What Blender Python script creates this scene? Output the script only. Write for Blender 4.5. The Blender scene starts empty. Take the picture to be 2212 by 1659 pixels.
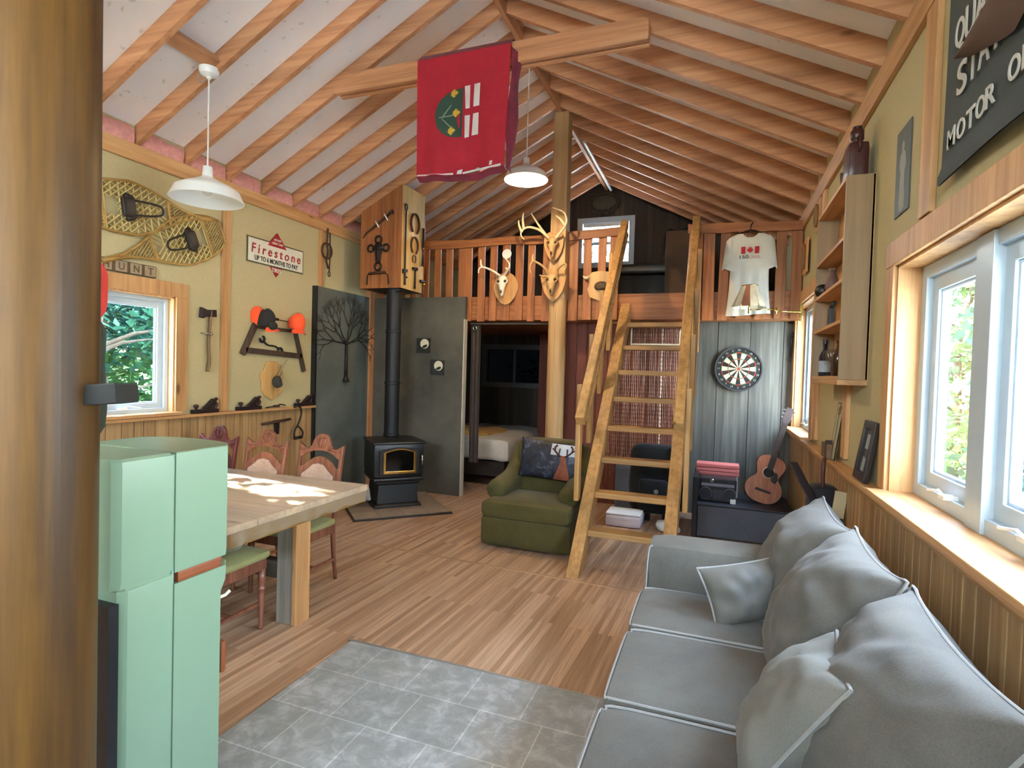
import bpy, bmesh, math, random
from math import sin, cos, pi, radians as rad
from mathutils import Vector as V, Matrix as Mx, noise as NZ
random.seed(7)
sc = bpy.context.scene
COL = sc.collection
# ------------------------------------------------------------------ dimensions
XL, XR, X0 = -4.35, .80, -1.775          # left wall, right wall, ridge
ZE, SL = 3.29, .51                       # rafter underside at the walls, roof slope
YF, YB, YL = -3.2, 9.0, 6.36             # wall behind the camera, back gable, loft edge
def roof_z(x): return ZE + SL * ((x - XL) if x < X0 else (XR - x))
TM = {}
# ------------------------------------------------------------------ materials
def lin(h):
    c = [int(h[i:i + 2], 16) / 255 for i in (0, 2, 4)]
    return tuple(((x / 12.92) if x <= .04045 else ((x + .055) / 1.055) ** 2.4) for x in c) + (1,)
MC = {}
def soft(c, k=.96):
    c = lin(c); g = .3 * c[0] + .6 * c[1] + .1 * c[2]; return tuple(g + (x - g) * k for x in c[:3]) + (1,)
def nodes(name):
    m = bpy.data.materials.new(name); m.use_nodes = True
    nt = m.node_tree; b = nt.nodes['Principled BSDF']
    return m, nt, b
def ramp(nt, stops):
    r = nt.nodes.new('ShaderNodeValToRGB'); e = r.color_ramp.elements
    while len(e) < len(stops): e.new(.5)
    for k, (p, c) in enumerate(stops):
        e[k].position = p; e[k].color = lin(c) if isinstance(c, str) else c
    return r
def bump(nt, b, src, strength=.2, dist=.01):
    n = nt.nodes.new('ShaderNodeBump'); n.inputs['Strength'].default_value = strength
    n.inputs['Distance'].default_value = dist
    nt.links.new(src, n.inputs['Height']); nt.links.new(n.outputs['Normal'], b.inputs['Normal'])
def coords(nt, scale=(1, 1, 1), rot=(0, 0, 0)):
    t = nt.nodes.new('ShaderNodeTexCoord'); mp = nt.nodes.new('ShaderNodeMapping')
    mp.inputs['Scale'].default_value = scale; mp.inputs['Rotation'].default_value = rot
    nt.links.new(t.outputs['Object'], mp.inputs['Vector']); return mp.outputs['Vector']
def noise(nt, vec, scale, detail=4, rough=.6):
    n = nt.nodes.new('ShaderNodeTexNoise'); n.inputs['Scale'].default_value = scale
    n.inputs['Detail'].default_value = detail; n.inputs['Roughness'].default_value = rough
    nt.links.new(vec, n.inputs['Vector']); return n
def plain(name, col, rough=.6, metal=0, var=.12, scale=6, bmp=0, bs=60, emit=0, spec=None):
    if name in MC: return MC[name]
    m, nt, b = nodes(name); c = lin(col)
    b.inputs['Roughness'].default_value = rough; b.inputs['Metallic'].default_value = metal
    if spec is not None: b.inputs['Specular IOR Level'].default_value = spec
    v = coords(nt); n = noise(nt, v, scale)
    d = tuple(x * (1 - var) for x in c[:3]) + (1,); l = tuple(min(1, x * (1 + var)) for x in c[:3]) + (1,)
    r = ramp(nt, [(.3, d), (.7, l)]); nt.links.new(n.outputs['Fac'], r.inputs['Fac'])
    nt.links.new(r.outputs['Color'], b.inputs['Base Color'])
    if bmp:
        n2 = noise(nt, v, bs, 3); bump(nt, b, n2.outputs['Fac'], bmp)
    if emit:
        b.inputs['Emission Color'].default_value = c; b.inputs['Emission Strength'].default_value = emit
    MC[name] = m; return m
def wood(name, stops, axis='Z', fine=26, rough=.55, knots=True, bmp=.15, stretch=.05, vary=.25):
    key = name + axis
    if key in MC: return MC[key]
    m, nt, b = nodes(key); b.inputs['Roughness'].default_value = rough
    stops = [(p, soft(c)) for p, c in stops]
    s = {'X': (stretch, 1, 1), 'Y': (1, stretch, 1), 'Z': (1, 1, stretch)}[axis]
    v = coords(nt, s)
    oi = nt.nodes.new('ShaderNodeObjectInfo'); ad = nt.nodes.new('ShaderNodeVectorMath'); ad.operation = 'ADD'
    cm = nt.nodes.new('ShaderNodeCombineXYZ'); ml = nt.nodes.new('ShaderNodeMath'); ml.operation = 'MULTIPLY'
    ml.inputs[1].default_value = 17; nt.links.new(oi.outputs['Random'], ml.inputs[0])
    for k in range(3): nt.links.new(ml.outputs[0], cm.inputs[k])
    nt.links.new(v, ad.inputs[0]); nt.links.new(cm.outputs[0], ad.inputs[1])
    n = noise(nt, ad.outputs[0], fine, 6, .65)
    r = ramp(nt, stops); nt.links.new(n.outputs['Fac'], r.inputs['Fac']); out = r.outputs['Color']
    n2 = noise(nt, ad.outputs[0], fine * .16, 2)
    mr = nt.nodes.new('ShaderNodeMapRange'); mr.inputs['From Min'].default_value = .3; mr.inputs['From Max'].default_value = .7
    mr.inputs['To Min'].default_value = 1 - vary; mr.inputs['To Max'].default_value = 1 + vary * .6
    nt.links.new(n2.outputs['Fac'], mr.inputs['Value'])
    mx = nt.nodes.new('ShaderNodeMix'); mx.data_type = 'RGBA'; mx.blend_type = 'MULTIPLY'; mx.inputs['Factor'].default_value = 1
    nt.links.new(out, mx.inputs['A']); nt.links.new(mr.outputs['Result'], mx.inputs['B']); out = mx.outputs['Result']
    if knots:
        s2 = {'X': (.35, 1, 1), 'Y': (1, .35, 1), 'Z': (1, 1, .35)}[axis]
        v2 = coords(nt, s2); ad2 = nt.nodes.new('ShaderNodeVectorMath'); ad2.operation = 'ADD'
        nt.links.new(v2, ad2.inputs[0]); nt.links.new(cm.outputs[0], ad2.inputs[1])
        vo = nt.nodes.new('ShaderNodeTexVoronoi'); vo.inputs['Scale'].default_value = 3.2; nt.links.new(ad2.outputs[0], vo.inputs['Vector'])
        kr = ramp(nt, [(.03, (.25, .16, .1, 1)), (.075, (1, 1, 1, 1))]); nt.links.new(vo.outputs['Distance'], kr.inputs['Fac'])
        mk = nt.nodes.new('ShaderNodeMix'); mk.data_type = 'RGBA'; mk.blend_type = 'MULTIPLY'; mk.inputs['Factor'].default_value = .8
        nt.links.new(out, mk.inputs['A']); nt.links.new(kr.outputs['Color'], mk.inputs['B']); out = mk.outputs['Result']
    nt.links.new(out, b.inputs['Base Color'])
    if bmp: bump(nt, b, n.outputs['Fac'], bmp, .004)
    MC[key] = m; return m
def pine(a='Z'): return wood('pine', [(.25, 'A97645'), (.5, 'C9975F'), (.75, 'D8AC74')], a)
def fir(a='Z'): return wood('fir_rafter', [(.25, 'A06A44'), (.5, 'C68C60'), (.75, 'D7A274')], a)
def cedar(a='Z'): return wood('cedar', [(.25, '6E3A18'), (.5, '9A5C2C'), (.75, 'B0743C')], a)
def wains(a='Z'): return wood('wainscot_pine', [(.25, '86633C'), (.5, 'A68355'), (.75, 'BA9868')], a)
def barn(a='Z'): return wood('barn_board', [(.2, '33312B'), (.5, '5F5E56'), (.8, '85847A')], a, 18, .8, False, .4, .04, .45)
def dark_oak(a='Z'): return wood('chair_wood', [(.25, '582F20'), (.5, '824F3A'), (.75, '9C664E')], a, 30, .35, False, .05)
def ladder_wood(a='Z'): return wood('ladder_wood', [(.25, '8C602E'), (.5, 'AE834A'), (.75, 'C29A62')], a)
def fabric(name, c1, c2, sc_=220, rough=.9, bmp=.25):
    if name in MC: return MC[name]
    m, nt, b = nodes(name); b.inputs['Roughness'].default_value = rough
    b.inputs['Sheen Weight'].default_value = .06
    v = coords(nt); n = noise(nt, v, sc_, 3); n2 = noise(nt, v, 5, 3)
    r = ramp(nt, [(.3, c1), (.7, c2)])
    mx = nt.nodes.new('ShaderNodeMath'); mx.operation = 'ADD'; mh = nt.nodes.new('ShaderNodeMath'); mh.operation = 'MULTIPLY'; mh.inputs[1].default_value = .5
    nt.links.new(n.outputs['Fac'], mx.inputs[0]); nt.links.new(n2.outputs['Fac'], mx.inputs[1]); nt.links.new(mx.outputs[0], mh.inputs[0])
    nt.links.new(mh.outputs[0], r.inputs['Fac']); nt.links.new(r.outputs['Color'], b.inputs['Base Color'])
    bump(nt, b, n.outputs['Fac'], bmp, .003); MC[name] = m; return m
def glass_mat(name='window_glass', tint=(1, 1, 1, 1), refl=.12):
    if name in MC: return MC[name]
    m, nt, b = nodes(name); nt.nodes.remove(b)
    t = nt.nodes.new('ShaderNodeBsdfTransparent'); t.inputs['Color'].default_value = tint
    g = nt.nodes.new('ShaderNodeBsdfGlossy'); g.inputs['Roughness'].default_value = .02
    lw = nt.nodes.new('ShaderNodeLayerWeight'); lw.inputs['Blend'].default_value = .5
    pw = nt.nodes.new('ShaderNodeMath'); pw.operation = 'POWER'; pw.inputs[1].default_value = 4; nt.links.new(lw.outputs['Facing'], pw.inputs[0])
    f = nt.nodes.new('ShaderNodeMath'); f.operation = 'MULTIPLY_ADD'; f.inputs[1].default_value = .5; f.inputs[2].default_value = refl * .3; nt.links.new(pw.outputs[0], f.inputs[0])
    mx = nt.nodes.new('ShaderNodeMixShader'); o = nt.nodes['Material Output']
    nt.links.new(f.outputs[0], mx.inputs[0]); nt.links.new(t.outputs[0], mx.inputs[1]); nt.links.new(g.outputs[0], mx.inputs[2])
    nt.links.new(mx.outputs[0], o.inputs['Surface']); MC[name] = m; return m
BLACK = plain('black_paint', '17171A', .45)
IRON = plain('cast_iron', '2B2624', .55, .5, .25, 30, .2, 90)
RUST = plain('rusty_iron', '4A3226', .7, .3, .3, 25, .3, 90)
STEEL = plain('bright_steel', 'B9BCC0', .25, 1)
BRASS = plain('brass', 'C79A4E', .22, 1, .1)
WHITE = plain('white_paint', 'E6E8E6', .4)
VINYL = plain('white_vinyl', 'B6C6D0', .35, 0, .03)
# ------------------------------------------------------------------ mesh builder
class MB:
    def __init__(s): s.v = []; s.f = []; s.mi = []; s.cur = 0
    def add(s, vs, fs):
        o = len(s.v); s.v += [V(p) for p in vs]
        for f in fs: s.f.append([i + o for i in f]); s.mi.append(s.cur)
        return s
    def box(s, x0, x1, y0, y1, z0, z1, M=None):
        p = [V((x, y, z)) for x in (x0, x1) for y in (y0, y1) for z in (z0, z1)]
        if M: p = [M @ q for q in p]
        return s.add(p, [(0, 1, 3, 2), (4, 6, 7, 5), (0, 4, 5, 1), (2, 3, 7, 6), (0, 2, 6, 4), (1, 5, 7, 3)])
    def bar(s, a, b, w, t, up=(0, 0, 1)):
        """a bar from a to b, w wide (across) and t thick (along up)"""
        a = V(a); b = V(b); d = b - a; L = d.length; d.normalize(); u = V(up)
        r = d.cross(u)
        if r.length < 1e-5: r = d.cross(V((1, 0, 0)))
        r.normalize(); u = r.cross(d)
        M = Mx((( d.x, r.x, u.x, a.x), (d.y, r.y, u.y, a.y), (d.z, r.z, u.z, a.z), (0, 0, 0, 1)))
        return s.box(0, L, -w / 2, w / 2, -t / 2, t / 2, M)
    def tube(s, pts, r, n=8, closed=False, flat=1.0):
        pts = [V(p) for p in pts]; k = len(pts); rs = r if isinstance(r, (list, tuple)) else [r] * k
        vs = []; fs = []; prev = None
        for i, p in enumerate(pts):
            d = (pts[(i + 1) % k] - pts[i - 1]) if (closed or 0 < i < k - 1) else (pts[1] - pts[0] if i == 0 else pts[-1] - pts[-2])
            if d.length < 1e-9: d = V((0, 0, 1))
            d.normalize()
            if prev is None:
                a = d.cross(V((0, 0, 1)));
                if a.length < .1: a = d.cross(V((1, 0, 0)))
            else: a = prev - d * prev.dot(d)
            a.normalize(); prev = a; b = d.cross(a)
            for j in range(n):
                t = 2 * pi * j / n; vs.append(p + a * cos(t) * rs[i] + b * sin(t) * rs[i] * flat)
        for i in range(k if closed else k - 1):
            for j in range(n):
                i2 = (i + 1) % k; j2 = (j + 1) % n
                fs.append((i * n + j, i * n + j2, i2 * n + j2, i2 * n + j))
        if not closed:
            fs.append(tuple(range(n - 1, -1, -1))); fs.append(tuple((k - 1) * n + j for j in range(n)))
        return s.add(vs, fs)
    def lathe(s, prof, M=None, n=24, caps=True):
        vs = []; fs = []; k = len(prof)
        for r, z in prof:
            for j in range(n):
                t = 2 * pi * j / n; q = V((r * cos(t), r * sin(t), z)); vs.append(M @ q if M else q)
        for i in range(k - 1):
            for j in range(n):
                j2 = (j + 1) % n; fs.append((i * n + j, i * n + j2, (i + 1) * n + j2, (i + 1) * n + j))
        if caps:
            if prof[0][0] > 1e-4: fs.append(tuple(range(n - 1, -1, -1)))
            if prof[-1][0] > 1e-4: fs.append(tuple((k - 1) * n + j for j in range(n)))
        return s.add(vs, fs)
    def prism(s, out, y0, y1, M=None):
        """outline (x, z) extruded from y0 to y1"""
        n = len(out); vs = [V((x, y0, z)) for x, z in out] + [V((x, y1, z)) for x, z in out]
        if M: vs = [M @ q for q in vs]
        fs = [tuple(range(n)), tuple(range(2 * n - 1, n - 1, -1))] + [(i, i + n, (i + 1) % n + n, (i + 1) % n) for i in range(n)]
        return s.add(vs, fs)
    def frame(s, out, inn, y0, y1, M=None):
        n = len(out)
        vs = [V((x, y, z)) for y in (y0, y1) for L in (out, inn) for x, z in L]
        if M: vs = [M @ q for q in vs]
        fs = []
        for i in range(n):
            j = (i + 1) % n
            fs += [(i, j, n + j, n + i), (2 * n + i, 3 * n + i, 3 * n + j, 2 * n + j), (i, 2 * n + i, 2 * n + j, j), (n + i, n + j, 3 * n + j, 3 * n + i)]
        return s.add(vs, fs)
    def rframe(s, x0, x1, z0, z1, w, y0, y1):
        return s.frame([(x0, z0), (x1, z0), (x1, z1), (x0, z1)], [(x0 + w, z0 + w), (x1 - w, z0 + w), (x1 - w, z1 - w), (x0 + w, z1 - w)], y0, y1)
    def grid(s, nu, nv, fn):
        vs = [fn(i / nu, j / nv) for i in range(nu + 1) for j in range(nv + 1)]
        fs = [(i * (nv + 1) + j, (i + 1) * (nv + 1) + j, (i + 1) * (nv + 1) + j + 1, i * (nv + 1) + j + 1) for i in range(nu) for j in range(nv)]
        return s.add(vs, fs)
    def rbox(s, x0, x1, y0, y1, z0, z1, r, n=8, puff=(0, 0, 0), M=None, fn=None):
        c = V(((x0 + x1) / 2, (y0 + y1) / 2, (z0 + z1) / 2)); h = V(((x1 - x0) / 2, (y1 - y0) / 2, (z1 - z0) / 2))
        r = min(r, h.x, h.y, h.z)
        for ax in range(3):
            for sg in (-1, 1):
                def g(u, v, ax=ax, sg=sg):
                    e = lambda t: max(-1, min(1, (t * 2 - 1)))
                    q = [0, 0, 0]; q[ax] = sg; q[(ax + 1) % 3] = e(u); q[(ax + 2) % 3] = e(v)
                    p = V((q[0] * h.x, q[1] * h.y, q[2] * h.z))
                    i = V([max(-h[k] + r, min(h[k] - r, p[k])) for k in range(3)])
                    d = p - i
                    if d.length > 1e-9: p = i + d.normalized() * r
                    a, b2, c2 = q
                    p.x += puff[0] * a * (1 - b2 * b2) * (1 - c2 * c2); p.y += puff[1] * b2 * (1 - a * a) * (1 - c2 * c2); p.z += puff[2] * c2 * (1 - a * a) * (1 - b2 * b2)
                    p = p + c
                    if fn: p = fn(p)
                    return M @ p if M else p
                s.grid(n, n, g)
        return s
    def ball(s, c, r, nu=16, nv=10, M=None, fn=None):
        c = V(c); r = (r, r, r) if not isinstance(r, (tuple, list)) else r
        def g(u, v):
            t = 2 * pi * u; p = pi * v
            q = V((r[0] * cos(t) * sin(p), r[1] * sin(t) * sin(p), r[2] * cos(p)))
            q = c + q
            if fn: q = fn(q)
            return M @ q if M else q
        return s.grid(nu, nv, g)
    def pillow(s, M, w, h, t, seed=0, wr=.012, pin=.06, n=22, p=2.6):
        def sh(u, v):
            return (w / 2 * u * (1 - pin * (1 - v * v)), h / 2 * v * (1 - pin * (1 - u * u)))
        for sg in (-1, 1):
            def g(a, b, sg=sg):
                u, v = 2 * a - 1, 2 * b - 1
                x, y = sh(u, v); e = max(0, (1 - abs(u) ** p) * (1 - abs(v) ** p)) ** .5
                q = V((x * 7 + seed, y * 7, sg * 3))
                z = sg * t / 2 * e + wr * e ** .4 * (NZ.noise(q) + .6 * NZ.noise(q * 2.3)) * (1 if e > 0 else 0)
                return M @ V((x, y, z))
            s.grid(n, n, g)
        s.edge = [M @ V((*sh(u, v), 0)) for u, v in [(-1 + 2 * k / 12, -1) for k in range(12)] + [(1, -1 + 2 * k / 12) for k in range(12)] + [(1 - 2 * k / 12, 1) for k in range(12)] + [(-1, 1 - 2 * k / 12) for k in range(12)]]
        return s
    def build(s, name, mat, parent=None, smooth=False, bevel=0, w=False, weld=False, auto=None):
        me = bpy.data.meshes.new(name); vs = s.v
        if w and parent: im = TM[parent.name].inverted(); vs = [im @ p for p in vs]
        me.from_pydata([tuple(p) for p in vs], [], s.f)
        for m in (mat if isinstance(mat, (list, tuple)) else [mat]): me.materials.append(m)
        me.polygons.foreach_set('material_index', s.mi)
        bm = bmesh.new(); bm.from_mesh(me)
        if weld: bmesh.ops.remove_doubles(bm, verts=bm.verts, dist=1e-4)
        bmesh.ops.recalc_face_normals(bm, faces=bm.faces); bm.to_mesh(me); bm.free()
        if smooth or auto:
            me.polygons.foreach_set('use_smooth', [True] * len(me.polygons))
            if auto: me.set_sharp_from_angle(angle=rad(auto))
        o = bpy.data.objects.new(name, me); COL.objects.link(o)
        if parent: o.parent = parent
        if bevel:
            b = o.modifiers.new('edge', 'BEVEL'); b.width = bevel; b.segments = 2; b.limit_method = 'ANGLE'; b.angle_limit = rad(50)
        return o
def tag(o, label, cat, group=None, kind=None):
    o['label'] = label; o['category'] = cat
    if group: o['group'] = group
    if kind: o['kind'] = kind
    return o
def thing(name, label, cat, loc=(0, 0, 0), rz=0, group=None):
    o = bpy.data.objects.new(name, None); COL.objects.link(o); o.empty_display_size = .1
    o.location = loc; o.rotation_euler = (0, 0, rad(rz))
    TM[o.name] = Mx.Translation(V(loc)) @ Mx.Rotation(rad(rz), 4, 'Z')
    return tag(o, label, cat, group)
def struct(mb, name, mat, label=None, **k):
    o = mb.build(name, mat, **k); o['kind'] = 'structure'
    if label: o['label'] = label
    return o
def copy_tree(o, parent=None):
    c = o.copy(); COL.objects.link(c)
    if parent: c.parent = parent
    for ch in list(o.children): copy_tree(ch, c)
    return c
def single(mb, name, mat, label, cat, loc=(0, 0, 0), rz=0, group=None, **k):
    """a thing that is one mesh: the geometry is given relative to its base"""
    o = mb.build(name, mat, **k); o.location = loc; o.rotation_euler = (0, 0, rad(rz)); return tag(o, label, cat, group)
def text(s, mat, parent, x, y, z, width=None, height=.1, name='lettering', shear=0, depth=.0015, rot=None, spacing=1):
    cu = bpy.data.curves.new(name, 'FONT'); cu.body = s; cu.extrude = depth; cu.align_x = 'CENTER'; cu.align_y = 'CENTER'; cu.shear = shear; cu.offset = .012
    cu.space_character = spacing
    t = bpy.data.objects.new(name, cu); COL.objects.link(t)
    bpy.context.view_layer.update()
    me = bpy.data.meshes.new_from_object(t.evaluated_get(bpy.context.evaluated_depsgraph_get()))
    bpy.data.objects.remove(t); bpy.data.curves.remove(cu)
    xs = [v.co.x for v in me.vertices]; ys = [v.co.y for v in me.vertices]
    cx, cy = (min(xs) + max(xs)) / 2, (min(ys) + max(ys)) / 2; sy = height / (max(ys) - min(ys)); sx = (width / (max(xs) - min(xs))) if width else sy
    R = Mx.Rotation(rad(rot or 0), 3, 'Y')
    for v in me.vertices:
        q = R @ V(((v.co.x - cx) * sx, -v.co.z, (v.co.y - cy) * sy)); v.co = (x + q.x, y + q.y, z + q.z)
    me.materials.clear(); me.materials.append(mat); me.name = name
    o = bpy.data.objects.new(name, me); COL.objects.link(o); o.parent = parent; return o
def circ(cx, cz, r, n=32, rz=None): return [(cx + r * cos(2 * pi * k / n), cz + (rz or r) * sin(2 * pi * k / n)) for k in range(n)]
def mirror(half): return half + [(-x, z) for x, z in reversed(half) if abs(x) > 1e-6]
def smooth_pts(pts, n=4, closed=False):
    P = [V(p) for p in pts]; k = len(P); out = []
    for i in range(k if closed else k - 1):
        a = P[i - 1] if (closed or i) else P[0]; b = P[i]; c = P[(i + 1) % k]; d = P[(i + 2) % k] if (closed or i + 2 < k) else P[-1]
        for j in range(n):
            t = j / n; out.append(.5 * ((2 * b) + (c - a) * t + (2 * a - 5 * b + 4 * c - d) * t * t + (3 * b - a - 3 * c + d) * t ** 3))
    if not closed: out.append(P[-1])
    return out
# ================================================================== ROOM SHELL
WALLM = plain('wall_board', 'B9AD84', .85, 0, .05, 40, .06, 200)
def cells(mb, ax, a0, a1, ys, zs, holes):
    """a wall lying across axis ax ('X' or 'Y') between a0 and a1, spanning ys and zs, with rectangular holes"""
    Y = sorted(set([*ys] + [h[k] for h in holes for k in (0, 1)])); Z = sorted(set([*zs] + [h[k] for h in holes for k in (2, 3)]))
    for i in range(len(Y) - 1):
        for j in range(len(Z) - 1):
            cy, cz = (Y[i] + Y[i + 1]) / 2, (Z[j] + Z[j + 1]) / 2
            if any(h[0] < cy < h[1] and h[2] < cz < h[3] for h in holes): continue
            if ax == 'X': mb.box(a0, a1, Y[i], Y[i + 1], Z[j], Z[j + 1])
            else: mb.box(Y[i], Y[i + 1], a0, a1, Z[j], Z[j + 1])
    return mb
WL = (2.78, 3.42, 1.16, 2.14)
WR = (1.20, 3.12, 1.07, 2.154); WRs = (5.44, 6.60, 1.08, 2.36); WR_FILL = (-2.2, -.7, 1.3, 2.25)
struct(cells(MB(), 'X', XL - .16, XL, (YF, YB), (0, 3.46), [WL]), 'wall_left', WALLM)
struct(cells(MB(), 'X', XR, XR + .20, (YF, YB), (0, 3.46), [WR, WRs, WR_FILL]), 'wall_right', WALLM)
def gable(y0, y1, xs, holes, zb=0):
    mb = MB(); X = sorted(set([*xs, X0] + [h[k] for h in holes for k in (0, 1)]))
    top = lambda x: roof_z(x) + .16
    for a, b in zip(X[:-1], X[1:]):
        zs = zb
        for h in sorted([h for h in holes if h[0] < (a + b) / 2 < h[1]], key=lambda h: h[2]):
            if h[2] > zs: mb.prism([(a, zs), (b, zs), (b, h[2]), (a, h[2])], y0, y1)
            zs = h[3]
        mb.prism([(a, zs), (b, zs), (b, top(b)), (a, top(a))], y0, y1)
    return mb
WG = (-2.19, -1.35, 3.37, 4.09); WBd = (-3.85, -2.75, 1.35, 2.0)
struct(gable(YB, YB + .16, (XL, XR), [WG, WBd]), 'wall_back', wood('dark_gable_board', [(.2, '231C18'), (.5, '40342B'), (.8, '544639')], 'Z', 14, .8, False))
WF_FILL = (-2.6, .3, 2.35, 3.38)
struct(gable(YF - .16, YF, (XL, XR), [WF_FILL]), 'wall_front', WALLM)
# ceiling: white boards above the rafters, soiled a little
def ceil_mat():
    m, nt, b = nodes('ceiling_board'); b.inputs['Roughness'].default_value = .8
    v = coords(nt); n = noise(nt, v, 1.6, 4, .7); r = ramp(nt, [(.2, 'DCD8D4'), (.36, 'F0EEEC'), (.7, 'F6F4F3')]); nt.links.new(n.outputs['Fac'], r.inputs['Fac'])
    n3 = noise(nt, v, 14, 2); r3 = ramp(nt, [(.26, (.62, .62, .6, 1)), (.33, (1, 1, 1, 1))]); nt.links.new(n3.outputs['Fac'], r3.inputs['Fac'])
    mx = nt.nodes.new('ShaderNodeMix'); mx.data_type = 'RGBA'; mx.blend_type = 'MULTIPLY'; mx.inputs['Factor'].default_value = .6
    nt.links.new(r.outputs['Color'], mx.inputs['A']); nt.links.new(r3.outputs['Color'], mx.inputs['B']); nt.links.new(mx.outputs['Result'], b.inputs['Base Color'])
    return m
DR = .145                                                   # rafter depth
mb = MB(); e = .5
for sg, xa in ((1, XL - e), (-1, XR + e)):
    za = ZE + DR - SL * e; zb = roof_z(X0) + DR
    mb.add([(xa, YF - .3, za), (X0, YF - .3, zb), (X0, YB + .3, zb), (xa, YB + .3, za), (xa, YF - .3, za + .2), (X0, YF - .3, zb + .2), (X0, YB + .3, zb + .2), (xa, YB + .3, za + .2)],
           [(0, 1, 2, 3), (4, 5, 6, 7), (0, 1, 5, 4), (3, 2, 6, 7), (0, 3, 7, 4)])
struct(mb, 'ceiling', ceil_mat())
# rafters, one object each
def rafter(y, side):
    mb = MB(); xa, xb = (XL - .1, X0 - .02) if side < 0 else (XR + .1, X0 + .02)
    za, zb = roof_z(xa), roof_z(xb)
    if side > 0: za = ZE - SL * .1; 
    else: za = ZE - SL * .1
    mb.prism([(xa, za), (xb, zb), (xb, zb + DR), (xa, za + DR)], y - .021, y + .021)
    o = struct(mb, 'roof_beam', fir('X'), 'rough sawn rafter under the white roof boards'); return o
ry = [3.077 + .427 * k for k in range(-14, 14)]
for y in ry:
    rafter(y, -1); rafter(y + .02, 1)
mb = MB(); mb.box(X0 - .02, X0 + .02, YF, YB, roof_z(X0) - .03, roof_z(X0) + DR); struct(mb, 'ridge_beam', fir('Y'))
mb = MB(); mb.box(-3.62, -3.40, 2.83, 2.87, roof_z(-3.5) + .04, roof_z(-3.5) + .10)
mb = MB(); mb.bar((-3.52, 2.671, roof_z(-3.52) + .07), (-3.52, 3.056, roof_z(-3.52) + .07), .10, .05, (-SL, 0, 1)); struct(mb, 'trim_1', fir('Y'))
# tie beam: two boards clamped on the rafters
for k, y in enumerate((3.83, 3.90)):
    mb = MB(); a = 1.27; zb, zt = 3.85, 4.005
    mb.prism([(X0 - a, zb), (X0 + a, zb), (X0 + a, zt - .02), (X0 + a - .05, zt), (X0 - a + .30, zt), (X0 - a - .02, zb + .06)], y - .019, y + .019)
    struct(mb, 'tie_beam', fir('X'), bevel=.004)
# pink insulation showing between the rafter tails
mb = MB()
for y in ry[6:22]:
    mb.rbox(XL - .06, XL + .03, y + .03, y + .395, ZE - .02, ZE + .125, .03, 5, fn=lambda p: p + V((.02 * NZ.noise(p * 14), 0, .015 * NZ.noise(p * 19))))
struct(mb, 'trim_2', plain('pink_insulation', 'D99A92', .95, 0, .15, 30, .5, 120), smooth=True)
# eave trims, battens, ledges, wainscot
mb = MB(); mb.box(XL, XL + .03, YF, 6.3, 3.155, 3.285); struct(mb, 'trim_3', pine('Y'), bevel=.004)
mb = MB(); mb.box(XR - .03, XR, YF, 6.7, 3.145, 3.285); struct(mb, 'trim_4', pine('Y'), bevel=.004)
for k, (y0, y1, z0) in enumerate(((3.875, 3.965, 1.135), (5.20, 5.28, 1.135))):
    mb = MB(); mb.box(XL, XL + .022, y0, y1, z0, 3.155); struct(mb, 'trim_%d' % (5 + k), pine(), bevel=.003)
for k, (y0, y1, z0) in enumerate(((2.66, 2.79, 2.285), (3.98, 4.10, 1.10), (5.10, 5.22, 1.10), (6.62, 6.72, 1.1), (.55, .67, 2.285))):
    mb = MB(); mb.box(XR - .025, XR, y0, y1, z0, 3.145); struct(mb, 'trim_%d' % (7 + k), pine(), bevel=.003)
def wainscot(name, x0, x1, y0, y1, zt, step=.098):
    mb = MB(); y = y0; rnd = random.Random(3)
    while y < y1 - .01:
        w = step * rnd.choice((.8, 1, 1, 1.25)); e = min(y + w, y1)
        mb.box(x0, x1, y + .003, e - .003, .02, zt); y = e
    xm = (x0 + x1) / 2
    mb.box(min(x0, xm), max(x0, xm), y0, y1, .02, zt) if x0 < -1 else mb.box(xm, x1, y0, y1, .02, zt)
    return struct(mb, name, wains(), bevel=.003)
wainscot('wall_left_boards', XL, XL + .02, YF, 6.24, 1.11); wainscot('wall_right_boards', XR - .02, XR, YF, 6.7, 1.03)
mb = MB(); mb.box(XL, XL + .075, YF, 5.13, 1.11, 1.135); struct(mb, 'trim_12', pine('Y'), bevel=.004)
mb = MB(); mb.box(XR - .085, XR, YF, 6.7, 1.035, 1.062); mb.box(XR - .03, XR - .019, YF, 6.7, .98, 1.035); struct(mb, 'trim_13', pine('Y'), bevel=.004)
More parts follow.
